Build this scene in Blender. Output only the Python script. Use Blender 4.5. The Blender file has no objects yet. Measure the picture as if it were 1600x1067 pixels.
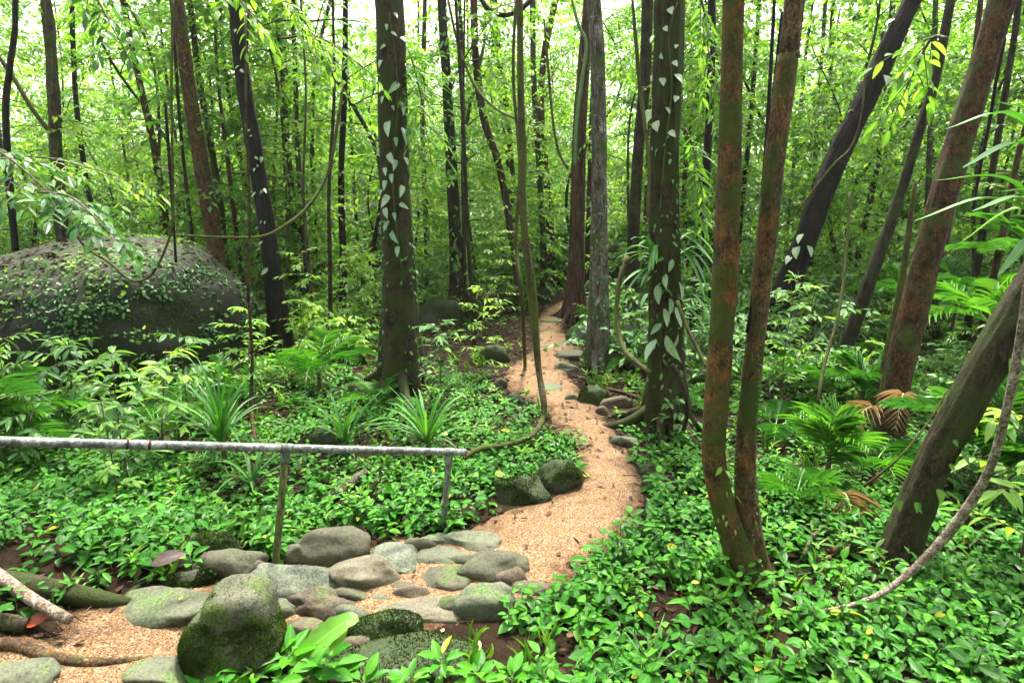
import bpy, math
import numpy as np
from math import radians as R

# ------------------------------------------------------------------ camera, world, sun
scene = bpy.context.scene
col = scene.collection
HC = 2.3                       # eye height above the path
PITCH = R(13.4)
FPX = 1600 * 22 / 36           # focal length in photo pixels
cam = bpy.data.cameras.new("camera")
cam.lens = 22; cam.sensor_width = 36; cam.clip_start = 0.05; cam.clip_end = 600
camo = bpy.data.objects.new("camera", cam); col.objects.link(camo)
camo.location = (0, 0, HC); camo.rotation_euler = (R(90) - PITCH, 0, 0)
scene.camera = camo

SUN_EL, SUN_AZ = R(66), R(12)  # azimuth clockwise from +Y: the sun stands beyond the trees
world = bpy.data.worlds.new("World"); scene.world = world; world.use_nodes = True
nt = world.node_tree; nt.nodes.clear()
sky = nt.nodes.new("ShaderNodeTexSky"); sky.sky_type = 'NISHITA'; sky.sun_disc = False
sky.sun_elevation = SUN_EL; sky.sun_rotation = SUN_AZ
sky.air_density = 1.0; sky.dust_density = 5.0; sky.ozone_density = 0.5
hs = nt.nodes.new("ShaderNodeHueSaturation"); hs.inputs['Saturation'].default_value = 0.08
bg = nt.nodes.new("ShaderNodeBackground"); bg.inputs['Strength'].default_value = 0.15
wo = nt.nodes.new("ShaderNodeOutputWorld")
nt.links.new(sky.outputs[0], hs.inputs['Color']); nt.links.new(hs.outputs[0], bg.inputs[0]); nt.links.new(bg.outputs[0], wo.inputs[0])
sl = bpy.data.lights.new("sun", 'SUN'); sl.energy = 3.0; sl.angle = R(7); sl.color = (1, .93, .76)
so = bpy.data.objects.new("sun", sl); col.objects.link(so)
so.rotation_euler = (-(R(90) - SUN_EL), 0, -SUN_AZ)
so.location = (5, 30, 40)
scene.view_settings.view_transform = 'Standard'; scene.view_settings.look = 'None'
scene.view_settings.gamma = 1; scene.view_settings.exposure = 2.2
scene.render.engine = 'CYCLES'
cy = scene.cycles
cy.max_bounces = 9; cy.diffuse_bounces = 7; cy.glossy_bounces = 2; cy.transmission_bounces = 8; cy.transparent_max_bounces = 4
cy.caustics_reflective = False; cy.caustics_refractive = False
cy.use_adaptive_sampling = True; cy.adaptive_threshold = 0.02

# ------------------------------------------------------------------ helpers
FW = np.array((0, math.cos(PITCH), -math.sin(PITCH))); UP = np.array((0, math.sin(PITCH), math.cos(PITCH)))
CAM = np.array((0, 0, HC))

def smooth(a, b, x):
    t = np.clip((x - a) / (b - a), 0, 1); return t * t * (3 - 2 * t)

def _h(ix, iy, iz, s):
    n = (ix * 374761393 + iy * 668265263 + iz * 2147483647 + s * 974634777).astype(np.int64)
    n = (n ^ (n >> 13)) * 1274126177; n = n & 0x7fffffff
    return ((n ^ (n >> 16)) & 0xffff) / 65535.0

def noise(p, s=0):
    """value noise, p (n,3) -> -1..1"""
    p = np.asarray(p, float); i = np.floor(p).astype(np.int64); f = p - i; f = f * f * (3 - 2 * f)
    r = 0
    for dx in (0, 1):
        for dy in (0, 1):
            for dz in (0, 1):
                w = (f[:, 0] if dx else 1 - f[:, 0]) * (f[:, 1] if dy else 1 - f[:, 1]) * (f[:, 2] if dz else 1 - f[:, 2])
                r = r + w * _h(i[:, 0] + dx, i[:, 1] + dy, i[:, 2] + dz, s)
    return r * 2 - 1

def fbm(p, s=0, o=4):
    r = 0; a = 1.0; t = 0
    for k in range(o):
        r = r + a * noise(np.asarray(p) * 2 ** k, s + k); t += a; a *= .5
    return r / t

def n2(x, y, f, s=0, o=3):
    x = np.atleast_1d(np.asarray(x, float)); y = np.atleast_1d(np.asarray(y, float))
    return fbm(np.stack([x * f, y * f, np.zeros_like(x) + .37], 1), s, o)

def gz(x, y):
    """height of the forest floor"""
    x = np.asarray(x, float); y = np.asarray(y, float); sh = np.broadcast(x, y).shape
    x = np.broadcast_to(x, sh).ravel(); y = np.broadcast_to(y, sh).ravel()
    z = .035 * n2(x, y, .45, 5) * smooth(4.5, 7, y) + .02 * n2(x, y, 1.7, 6)
    z += .11 * np.clip(y - 13, 0, 60) * smooth(13, 24, y)
    z += .22 * np.clip((-x - 1.1) / 1.3, 0, 2) * np.clip((4.3 - y) / 1.0, 0, 1)
    z += .10 * np.clip(-x - 6, 0, 20) * smooth(5, 9, y) * .6
    return z.reshape(sh)

def ray(px, py):
    d = np.array(((px - 800) / FPX, 0, 0)) + UP * (533.5 - py) / FPX + FW
    return d / np.linalg.norm(d)

def gp(px, py):
    """the point of the ground seen there"""
    d = ray(px, py); t = .8; st = None
    for n in (np.linspace(.8, 60, 500), None):
        if n is None: n = np.linspace(t - .13, t, 40)
        p = CAM + d * n[:, None]; k = np.nonzero(p[:, 2] <= gz(p[:, 0], p[:, 1]))[0]; t = n[k[0]] if len(k) else n[-1]
    return CAM + d * t

def at(px, py, Y):
    d = ray(px, py); return CAM + d * (Y / d[1])

def depth(p): return float((np.asarray(p) - CAM) @ FW)

def to_px(P):
    q = np.asarray(P) - CAM; d = q @ FW
    return 800 + q[:, 0] / d * FPX, 533.5 - (q @ UP) / d * FPX, d

class MB:
    def __init__(s): s.V = []; s.T = []; s.Q = []; s.A = []; s.n = 0
    def add(s, V, T=None, Q=None, A=None):
        V = np.asarray(V, float).reshape(-1, 3)
        if T is not None and len(T): s.T.append(np.asarray(T).reshape(-1, 3) + s.n)
        if Q is not None and len(Q): s.Q.append(np.asarray(Q).reshape(-1, 4) + s.n)
        s.V.append(V); s.A.append(np.zeros((len(V), 3)) + .5 if A is None else np.asarray(A, float).reshape(-1, 3)); s.n += len(V)
    def build(s, name, mat, parent=None, loc=(0, 0, 0), smooth_=True):
        me = bpy.data.meshes.new(name)
        V = np.concatenate(s.V) - np.asarray(loc, float); A = np.concatenate(s.A)
        T = np.concatenate(s.T) if s.T else np.zeros((0, 3), int); Q = np.concatenate(s.Q) if s.Q else np.zeros((0, 4), int)
        me.vertices.add(len(V)); me.vertices.foreach_set("co", V.astype(np.float32).ravel())
        li = np.concatenate([T.ravel(), Q.ravel()]).astype(np.int32)
        me.loops.add(len(li)); me.loops.foreach_set("vertex_index", li)
        me.polygons.add(len(T) + len(Q))
        ls = np.concatenate([np.arange(len(T)) * 3, len(T) * 3 + np.arange(len(Q)) * 4]).astype(np.int32)
        me.polygons.foreach_set("loop_start", ls)
        me.update(calc_edges=True)
        if smooth_: me.polygons.foreach_set("use_smooth", np.ones(len(me.polygons), bool))
        at_ = me.attributes.new("lf", 'FLOAT_VECTOR', 'POINT'); at_.data.foreach_set("vector", A.astype(np.float32).ravel())
        me.materials.append(mat)
        o = bpy.data.objects.new(name, me); col.objects.link(o)
        if parent is not None: o.parent = parent
        return o

def tag(o, label=None, cat=None, group=None, kind=None):
    if label: o['label'] = label
    if cat: o['category'] = cat
    if group: o['group'] = group
    if kind: o['kind'] = kind
    return o

def empty(name, loc, label, cat, group=None, rz=0):
    o = bpy.data.objects.new(name, None); col.objects.link(o); o.location = loc; o.rotation_euler = (0, 0, rz)
    o.empty_display_size = .2
    return tag(o, label, cat, group)

def copy_tree(o, parent=None):
    c = o.copy(); col.objects.link(c)
    if parent is not None: c.parent = parent
    for ch in [x for x in o.children]: copy_tree(ch, c)
    return c

def catmull(P, n):
    P = np.asarray(P, float)
    if len(P) == 2: return P[0] + (P[1] - P[0]) * np.linspace(0, 1, n)[:, None]
    Q = np.vstack([2 * P[0] - P[1], P, 2 * P[-1] - P[-2]])
    L = np.concatenate([[0], np.cumsum(np.linalg.norm(np.diff(P[:, :3], axis=0), axis=1))]); t = np.linspace(0, L[-1], n)
    k = np.clip(np.searchsorted(L, t, side='right') - 1, 0, len(P) - 2)
    u = ((t - L[k]) / np.maximum(L[k + 1] - L[k], 1e-9))[:, None]
    a, b, c, d = Q[k], Q[k + 1], Q[k + 2], Q[k + 3]
    return .5 * (2 * b + (c - a) * u + (2 * a - 5 * b + 4 * c - d) * u * u + (3 * b - a - 3 * c + d) * u ** 3)

def unit(v): return v / np.maximum(np.linalg.norm(v, axis=-1, keepdims=True), 1e-9)

def tube(mb, P, rad, k=8, rough=0, seed=0, rfun=None, var=.5, cap=True):
    P = np.asarray(P, float); n = len(P); rad = np.broadcast_to(np.asarray(rad, float), (n,))
    T = unit(np.gradient(P, axis=0)); a = np.array((0, 1, 0)) if abs(T[0][1]) < .8 else np.array((1, 0, 0))
    Ns = []; N = unit(np.cross(np.cross(T[0], a), T[0]))
    for i in range(n):
        N = N - T[i] * (N @ T[i]); N = unit(N); Ns.append(N)
    Ns = np.array(Ns); B = np.cross(T, Ns)
    th = np.linspace(0, 2 * math.pi, k, endpoint=False)
    r = np.repeat(rad[:, None], k, 1)
    if rough:
        s = np.concatenate([[0], np.cumsum(np.linalg.norm(np.diff(P, axis=0), axis=1))])
        q = np.stack(np.broadcast_arrays(np.cos(th)[None] * 1.6, np.sin(th)[None] * 1.6, s[:, None] * 2.2), -1).reshape(-1, 3)
        q2 = np.stack(np.broadcast_arrays(np.cos(th)[None] * 4, np.sin(th)[None] * 4, s[:, None] * 5), -1).reshape(-1, 3)
        q3 = np.stack(np.broadcast_arrays(np.cos(th)[None] * 5, np.sin(th)[None] * 5, s[:, None] * 1.1), -1).reshape(-1, 3)
        r = r * (1 + rough * (fbm(q, seed, 2) + .45 * noise(q2, seed + 9) + (.7 * (1 - 2 * np.abs(fbm(q3, seed + 3, 2))) if k > 28 else 0)).reshape(n, k))
    if rfun is not None: r = r * rfun(P, th)
    V = P[:, None] + (Ns[:, None] * np.cos(th)[None, :, None] + B[:, None] * np.sin(th)[None, :, None]) * r[..., None]
    i = np.arange(n - 1)[:, None] * k; j = np.arange(k)[None]; j2 = (j + 1) % k
    Q = np.stack([i + j, i + j2, i + k + j2, i + k + j], -1).reshape(-1, 4)
    VV = V.reshape(-1, 3); T3 = None
    if cap:
        VV = np.vstack([VV, P[0], P[-1]]); c0, c1 = n * k, n * k + 1; jj = np.arange(k); j3 = (jj + 1) % k
        T3 = np.concatenate([np.stack([np.full(k, c0), j3, jj], 1), np.stack([np.full(k, c1), (n - 1) * k + jj, (n - 1) * k + j3], 1)])
    A = np.zeros((len(VV), 3)); A[:, 2] = var
    mb.add(VV, T3, Q, A)

# --- leaves
def tpl(us, ws, bend=.12, fold=.25):
    """leaf template in (along, across, height): midrib vertices then both edges"""
    us = np.array(us, float); ws = np.array(ws, float); n = len(us); w = -bend * us ** 2 * 1.4
    mid = np.stack([us, 0 * us, w], 1)
    V = [mid]; T = []; Q = []
    inner = list(range(1, n - 1)); m = len(inner)
    for sgn in (1, -1):
        V.append(np.stack([us[inner], sgn * ws[inner], w[inner] + fold * ws[inner] * .5], 1))
    def f(o, flip):
        T.append([0, o, 1] if not flip else [0, 1, o])
        T.append([n - 1, n - 2, o + m - 1] if not flip else [n - 1, o + m - 1, n - 2])
        for a in range(m - 1):
            q = [1 + a, o + a, o + a + 1, 2 + a]; Q.append(q if not flip else q[::-1])
    f(n, False); f(n + m, True)
    return np.vstack(V), np.array(T, int).reshape(-1, 3), np.array(Q, int).reshape(-1, 4)
FAR = tpl([0, .45, 1], [0, .5, 0])
MID = tpl([0, .25, .62, 1], [0, .46, .42, 0])
NEAR = tpl([0, .1, .28, .5, .72, .9, 1], [0, .26, .46, .5, .38, .15, 0], bend=.16)
HEART = tpl([0, .06, .25, .5, .75, .92, 1], [0, .42, .52, .46, .26, .08, 0], bend=.14)
STRAPT = tpl(np.linspace(0, 1, 5), [0, .5, .45, .3, 0], bend=.2, fold=.6)

def leaves(mb, P, D, N, L, W, var, t=FAR):
    P, D, N = (np.asarray(a, float) for a in (P, D, N)); n = len(P)
    if n == 0: return
    L = np.broadcast_to(np.asarray(L, float), (n,)); W = np.broadcast_to(np.asarray(W, float), (n,)); var = np.broadcast_to(np.asarray(var, float), (n,))
    D = unit(D); S = unit(np.cross(D, N)); N = np.cross(S, D)
    TV, TT, TQ = t; k = len(TV)
    V = P[:, None] + D[:, None] * (TV[None, :, 0] * L[:, None])[..., None] + S[:, None] * (TV[None, :, 1] * W[:, None])[..., None] + N[:, None] * (TV[None, :, 2] * L[:, None])[..., None]
    o = (np.arange(n) * k)[:, None, None]
    A = np.stack(np.broadcast_arrays(TV[None, :, 0], TV[None, :, 1], var[:, None]), -1)
    mb.add(V, (TT[None] + o).reshape(-1, 3), (TQ[None] + o).reshape(-1, 4) if len(TQ) else None, A)

def blade(mb, P, w, var=.5, fold=.35, up=(0, 0, 1)):
    """a long leaf along a polyline, folded along its midrib"""
    P = np.asarray(P, float); n = len(P); T = unit(np.gradient(P, axis=0)); S = unit(np.cross(T, np.asarray(up, float))); N = np.cross(S, T)
    w = np.asarray(w, float)[:, None]
    V = np.stack([P - S * w + N * w * fold, P, P + S * w + N * w * fold], 1).reshape(-1, 3)
    i = np.arange(n - 1)[:, None] * 3; Q = np.concatenate([np.concatenate([i, i + 1, i + 4, i + 3], 1), np.concatenate([i + 1, i + 2, i + 5, i + 4], 1)])
    u = np.repeat(np.linspace(0, 1, n), 3); v = np.tile([-.5, 0, .5], n)
    mb.add(V, None, Q, np.stack([u, v, np.full(3 * n, var)], 1))

# ------------------------------------------------------------------ materials
def mat(name):
    m = bpy.data.materials.new(name); m.use_nodes = True; t = m.node_tree; t.nodes.clear()
    def N(kind, **kw):
        n = t.nodes.new("ShaderNode" + kind)
        for k, v in kw.items():
            if k in n.inputs: n.inputs[k].default_value = v
            else: setattr(n, k, v)
        return n
    def L(a, b): t.links.new(a, b)
    return m, N, L

def ramp(N, L, fac, stops):
    r = N("ValToRGB"); e = r.color_ramp.elements
    while len(e) < len(stops): e.new(.5)
    for x, (p, c) in zip(e, stops): x.position = p; x.color = (*c, 1)
    L(fac, r.inputs[0]); return r.outputs[0]

def mixc(N, L, fac, a, b, mode='MIX'):
    m = N("Mix", data_type='RGBA', blend_type=mode)
    for s, v in ((0, fac), (6, a), (7, b)):
        if hasattr(v, 'links'): L(v, m.inputs[s])
        else: m.inputs[s].default_value = v if s == 0 else (*v, 1)
    return m.outputs[2]

def mathn(N, L, op, a, b=0.0, c=None, clamp=False):
    m = N("Math", operation=op, use_clamp=clamp)
    for s, v in enumerate((a, b) if c is None else (a, b, c)):
        if hasattr(v, 'links'): L(v, m.inputs[s])
        else: m.inputs[s].default_value = v
    return m.outputs[0]

def leaf_mat(name, dark, mid, light, tr=.4, rough=.38, spec=.5, trc=(1.25, 1.15, .55), rib=.25, orand=.35, odd=None):
    m, N, L = mat(name)
    a = N("Attribute", attribute_name="lf"); s = N("SeparateXYZ"); L(a.outputs['Vector'], s.inputs[0])
    oi = N("ObjectInfo")
    v = mathn(N, L, 'ADD', s.outputs[2], mathn(N, L, 'MULTIPLY', mathn(N, L, 'SUBTRACT', oi.outputs['Random'], .5), orand), clamp=True)
    c = ramp(N, L, v, [(0, dark), (.55, mid), (.93, light), (1, odd or light)])
    # midrib paler, blade mottled
    ar = mathn(N, L, 'ABSOLUTE', s.outputs[1]); rb = mathn(N, L, 'LESS_THAN', ar, .035)
    c = mixc(N, L, mathn(N, L, 'MULTIPLY', rb, rib), c, tuple(min(1, x * 2.2 + .03) for x in light))
    tc = N("TexCoord"); nz = N("TexNoise", Scale=23.0, Detail=3.0); L(tc.outputs['Object'], nz.inputs['Vector'])
    c = mixc(N, L, mathn(N, L, 'MULTIPLY', nz.outputs['Fac'], .45), c, tuple(x * .45 for x in mid))
    p = N("BsdfPrincipled", Roughness=rough); L(c, p.inputs['Base Color']); p.inputs['Specular IOR Level'].default_value = spec
    bp = N("Bump", Strength=.35, Distance=.004)
    w = N("TexWave", Scale=9.0, Distortion=1.0); cb = N("CombineXYZ")
    L(mathn(N, L, 'ADD', s.outputs[0], mathn(N, L, 'MULTIPLY', ar, -.6)), cb.inputs[0]); L(cb.outputs[0], w.inputs['Vector'])
    L(w.outputs['Fac'], bp.inputs['Height']); L(bp.outputs[0], p.inputs['Normal'])
    t = N("BsdfTranslucent"); L(mixc(N, L, 1.0, c, trc, 'MULTIPLY'), t.inputs['Color'])
    ms = N("MixShader"); ms.inputs[0].default_value = tr
    L(p.outputs[0], ms.inputs[1]); L(t.outputs[0], ms.inputs[2])
    o = N("OutputMaterial"); L(ms.outputs[0], o.inputs[0]); return m

def bark_mat(name, c1, c2, moss=.35, mossc=(.045, .075, .012), lichen=.1, lichc=(.42, .45, .38), stretch=.22, rust=0, rough=.85, scale=9.0, bump=.7):
    m, N, L = mat(name)
    tc = N("TexCoord"); mp = N("Mapping"); mp.inputs['Scale'].default_value = (1, 1, stretch); L(tc.outputs['Object'], mp.inputs['Vector'])
    oi = N("ObjectInfo"); ad = N("VectorMath", operation='ADD'); L(mp.outputs[0], ad.inputs[0]); L(oi.outputs['Random'], ad.inputs[1])
    scale = scale * 2.2
    n1 = N("TexNoise", Scale=scale, Detail=8.0, Roughness=.72); L(ad.outputs[0], n1.inputs['Vector'])
    nf = N("TexNoise", Scale=scale * 4.5, Detail=5.0, Roughness=.7); L(ad.outputs[0], nf.inputs['Vector'])
    c = ramp(N, L, n1.outputs['Fac'], [(.38, tuple(x * .6 for x in c1)), (.5, tuple((a + b) / 2 for a, b in zip(c1, c2))), (.62, tuple(x * 1.15 for x in c2))])
    c = mixc(N, L, ramp(N, L, nf.outputs['Fac'], [(.44, (0, 0, 0)), (.58, (.85, .85, .85))]), c, tuple(x * .3 for x in c1))
    a2 = N("VectorMath", operation='ADD'); L(tc.outputs['Object'], a2.inputs[0]); L(oi.outputs['Random'], a2.inputs[1])
    if rust:
        nr = N("TexNoise", Scale=7.0, Detail=8.0, Roughness=.72); L(a2.outputs[0], nr.inputs['Vector'])
        c = mixc(N, L, ramp(N, L, nr.outputs['Fac'], [(.55 - .1 * rust, (0, 0, 0)), (.72 - .1 * rust, (rust, rust, rust))]), c, (.33, .105, .025))
    nm = N("TexNoise", Scale=4.0, Detail=9.0, Roughness=.74); L(a2.outputs[0], nm.inputs['Vector'])
    lo = .72 - .5 * moss
    mc = mixc(N, L, nf.outputs['Fac'], tuple(x * .35 for x in mossc), tuple(x * 1.5 for x in mossc))
    c = mixc(N, L, ramp(N, L, nm.outputs['Fac'], [(lo, (0, 0, 0)), (lo + .12, (.92, .92, .92))]), c, mc)
    if lichen:
        nl = N("TexNoise", Scale=5.5, Detail=6.0, Roughness=.75); L(a2.outputs[0], nl.inputs['Vector'])
        lo = .80 - .35 * lichen
        c = mixc(N, L, ramp(N, L, nl.outputs['Fac'], [(lo, (0, 0, 0)), (lo + .03, (.85, .85, .85))]), c, lichc)
    p = N("BsdfPrincipled", Roughness=rough); L(c, p.inputs['Base Color']); p.inputs['Specular IOR Level'].default_value = .25
    b = N("Bump", Strength=bump, Distance=.035); L(mathn(N, L, 'ADD', n1.outputs['Fac'], mathn(N, L, 'MULTIPLY', nf.outputs['Fac'], .6)), b.inputs['Height']); L(b.outputs[0], p.inputs['Normal'])
    o = N("OutputMaterial"); L(p.outputs[0], o.inputs[0]); return m

def stone_mat(name, c1, c2, moss=.3, mossc=(.05, .085, .015), speck=.4, scale=6.0, up=True, bump=.5, flank=None):
    m, N, L = mat(name)
    tc = N("TexCoord"); oi = N("ObjectInfo"); a2 = N("VectorMath", operation='ADD'); L(tc.outputs['Object'], a2.inputs[0]); L(oi.outputs['Location'], a2.inputs[1])
    n1 = N("TexNoise", Scale=scale, Detail=8.0, Roughness=.62); L(a2.outputs[0], n1.inputs['Vector'])
    n2_ = N("TexNoise", Scale=70.0, Detail=4.0, Roughness=.7); L(a2.outputs[0], n2_.inputs['Vector'])
    c = ramp(N, L, n1.outputs['Fac'], [(.32, c1), (.68, c2)])
    c = mixc(N, L, mathn(N, L, 'MULTIPLY', ramp(N, L, n2_.outputs['Fac'], [(.4, (0, 0, 0)), (.62, (1, 1, 1))]), speck), c, tuple(min(.7, x * 1.7 + .03) for x in c2))
    n3 = N("TexNoise", Scale=scale * 3, Detail=6.0, Roughness=.75); L(a2.outputs[0], n3.inputs['Vector'])
    c = mixc(N, L, ramp(N, L, n3.outputs['Fac'], [(.56, (0, 0, 0)), (.68, (.7, .7, .7))]), c, tuple(x * .25 for x in c1))
    nm = N("TexNoise", Scale=4.0, Detail=8.0, Roughness=.72); L(a2.outputs[0], nm.inputs['Vector'])
    f = nm.outputs['Fac']
    if up:
        g = N("NewGeometry"); s = N("SeparateXYZ"); L(g.outputs['Normal'], s.inputs[0])
        f = mathn(N, L, 'ADD', f, mathn(N, L, 'MULTIPLY', s.outputs[2], .10))
    lo = .82 - .55 * moss
    mc = mixc(N, L, ramp(N, L, n2_.outputs['Fac'], [(.35, (0, 0, 0)), (.65, (1, 1, 1))]), tuple(x * .3 for x in mossc), tuple(x * 1.7 for x in mossc))
    mf = ramp(N, L, f, [(lo, (0, 0, 0)), (lo + .14, (.95, .95, .95))])
    c = mixc(N, L, mf, c, mc)
    if flank:  # steep sides: dark moss tone with the face's shade painted in by normal
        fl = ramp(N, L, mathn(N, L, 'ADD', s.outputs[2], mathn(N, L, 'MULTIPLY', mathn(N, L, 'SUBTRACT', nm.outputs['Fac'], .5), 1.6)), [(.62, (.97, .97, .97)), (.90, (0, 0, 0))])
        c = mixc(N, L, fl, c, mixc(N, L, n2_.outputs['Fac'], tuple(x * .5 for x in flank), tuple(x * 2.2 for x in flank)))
    p = N("BsdfPrincipled", Roughness=.8); L(c, p.inputs['Base Color']); p.inputs['Specular IOR Level'].default_value = .3
    b = N("Bump", Strength=bump, Distance=.015); L(mathn(N, L, 'ADD', n1.outputs['Fac'], mathn(N, L, 'MULTIPLY', n2_.outputs['Fac'], .35)), b.inputs['Height']); L(b.outputs[0], p.inputs['Normal'])
    o = N("OutputMaterial"); L(p.outputs[0], o.inputs[0]); return m

def plain(name, c, rough=.7, var=.35, scale=30.0, c2=None, metal=0):
    m, N, L = mat(name); tc = N("TexCoord"); n = N("TexNoise", Scale=scale, Detail=5.0, Roughness=.65); L(tc.outputs['Object'], n.inputs['Vector'])
    k = ramp(N, L, n.outputs['Fac'], [(.33, tuple(x * (1 - var) for x in c)), (.66, c2 or tuple(min(1, x * (1 + var)) for x in c))])
    p = N("BsdfPrincipled", Roughness=rough, Metallic=metal); L(k, p.inputs['Base Color'])
    b = N("Bump", Strength=.3, Distance=.005); L(n.outputs['Fac'], b.inputs['Height']); L(b.outputs[0], p.inputs['Normal'])
    o = N("OutputMaterial"); L(p.outputs[0], o.inputs[0]); return m

def soil_mat():
    m, N, L = mat("forest_soil"); tc = N("TexCoord")
    n1 = N("TexNoise", Scale=2.2, Detail=9.0, Roughness=.7); L(tc.outputs['Object'], n1.inputs['Vector'])
    n2_ = N("TexNoise", Scale=38.0, Detail=5.0, Roughness=.7); L(tc.outputs['Object'], n2_.inputs['Vector'])
    v = N("TexVoronoi", Scale=17.0); L(tc.outputs['Object'], v.inputs['Vector'])
    c = ramp(N, L, n1.outputs['Fac'], [(.35, (.005, .0035, .002)), (.62, (.020, .0115, .006))])
    c = mixc(N, L, ramp(N, L, n2_.outputs['Fac'], [(.5, (0, 0, 0)), (.7, (.6, .6, .6))]), c, (.042, .026, .015))
    c = mixc(N, L, mathn(N, L, 'MULTIPLY', ramp(N, L, v.outputs['Distance'], [(.2, (1, 1, 1)), (.5, (0, 0, 0))]), .35), c, (.034, .019, .011))
    n3 = N("TexNoise", Scale=.9, Detail=5.0); L(tc.outputs['Object'], n3.inputs['Vector'])
    c = mixc(N, L, ramp(N, L, n3.outputs['Fac'], [(.5, (0, 0, 0)), (.68, (.6, .6, .6))]), c, (.010, .018, .004))
    p = N("BsdfPrincipled", Roughness=.9); L(c, p.inputs['Base Color']); p.inputs['Specular IOR Level'].default_value = .08
    b = N("Bump", Strength=.8, Distance=.03); L(n2_.outputs['Fac'], b.inputs['Height']); L(b.outputs[0], p.inputs['Normal'])
    o = N("OutputMaterial"); L(p.outputs[0], o.inputs[0]); return m

def path_mat():
    m, N, L = mat("path_gravel"); tc = N("TexCoord")
    v = N("TexVoronoi", Scale=130.0); L(tc.outputs['Object'], v.inputs['Vector'])
    v2 = N("TexVoronoi", Scale=210.0); L(tc.outputs['Object'], v2.inputs['Vector'])
    s = N("SeparateColor"); L(v.outputs['Color'], s.inputs[0])
    c = ramp(N, L, s.outputs[0], [(0, (.095, .047, .021)), (.3, (.17, .090, .040)), (.65, (.24, .148, .074)), (.92, (.33, .26, .18)), (1, (.05, .028, .015))])
    n1 = N("TexNoise", Scale=1.6, Detail=7.0, Roughness=.65); L(tc.outputs['Object'], n1.inputs['Vector'])
    c = mixc(N, L, ramp(N, L, n1.outputs['Fac'], [(.42, (0, 0, 0)), (.72, (.55, .55, .55))]), c, (.12, .06, .028))
    n2_ = N("TexNoise", Scale=13.0, Detail=6.0, Roughness=.7); L(tc.outputs['Object'], n2_.inputs['Vector'])
    c = mixc(N, L, ramp(N, L, n2_.outputs['Fac'], [(.58, (0, 0, 0)), (.75, (.75, .75, .75))]), c, (.10, .05, .024))
    at_ = N("Attribute", attribute_name="lf"); sx = N("SeparateXYZ"); L(at_.outputs['Vector'], sx.inputs[0])
    n4 = N("TexNoise", Scale=5.0, Detail=8.0, Roughness=.72); L(tc.outputs['Object'], n4.inputs['Vector'])
    ed = mathn(N, L, 'ADD', mathn(N, L, 'MULTIPLY', sx.outputs[2], 2.6), mathn(N, L, 'MULTIPLY', mathn(N, L, 'SUBTRACT', n4.outputs['Fac'], .5), 2.4))
    c = mixc(N, L, ramp(N, L, ed, [(.0, (.92, .92, .92)), (.40, (0, 0, 0))]), c, mixc(N, L, s.outputs[1], (.02, .011, .006), (.11, .055, .026)))
    p = N("BsdfPrincipled", Roughness=.8); L(c, p.inputs['Base Color']); p.inputs['Specular IOR Level'].default_value = .15
    b = N("Bump", Strength=.9, Distance=.006); L(mathn(N, L, 'ADD', v.outputs['Distance'], v2.outputs['Distance']), b.inputs['Height']); b.invert = True
    L(b.outputs[0], p.inputs['Normal'])
    o = N("OutputMaterial"); L(p.outputs[0], o.inputs[0]); return m

M = {}
M['soil'] = soil_mat(); M['path'] = path_mat()
M['grain'] = leaf_mat('gravel_grain', (.085, .043, .019), (.205, .125, .068), (.40, .33, .24), tr=0, rib=0, rough=.7)
M['litter'] = leaf_mat('dead_leaves', (.015, .007, .004), (.060, .027, .012), (.19, .10, .045), tr=.1, rib=.1, rough=.6, spec=.25, trc=(1, .8, .6))
M['cover'] = leaf_mat('ground_cover_leaf', (.014, .075, .003), (.032, .19, .006), (.105, .34, .016), odd=(.42, .36, .02), orand=0, tr=.32, rough=.33, spec=.32, trc=(1.2, 1.1, .4), rib=.15)
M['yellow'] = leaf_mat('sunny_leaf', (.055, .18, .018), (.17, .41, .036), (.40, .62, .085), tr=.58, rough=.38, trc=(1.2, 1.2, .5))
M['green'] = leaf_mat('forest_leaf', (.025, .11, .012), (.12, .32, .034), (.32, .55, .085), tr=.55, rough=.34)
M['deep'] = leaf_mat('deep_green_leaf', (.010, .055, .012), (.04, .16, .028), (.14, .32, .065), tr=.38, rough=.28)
M['palm'] = leaf_mat('palm_leaf', (.02, .10, .012), (.05, .22, .02), (.14, .40, .035), tr=.4, rough=.28, rib=.1)
M['strap'] = leaf_mat('strap_leaf', (.02, .10, .015), (.05, .22, .025), (.17, .42, .05), tr=.35, rough=.3, rib=.35)
M['vine_leaf'] = leaf_mat('climber_leaf', (.05, .15, .05), (.13, .30, .11), (.36, .50, .30), tr=.3, rough=.22, spec=.8, rib=.3)
M['dry'] = leaf_mat('dry_frond', (.20, .12, .05), (.42, .29, .14), (.60, .46, .27), tr=.25, rough=.6, trc=(1, .8, .6))
M['moss_fuzz'] = leaf_mat('moss_fuzz', (.010, .026, .003), (.048, .095, .006), (.15, .24, .016), tr=.2, rough=.8, spec=.1, rib=0)

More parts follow.
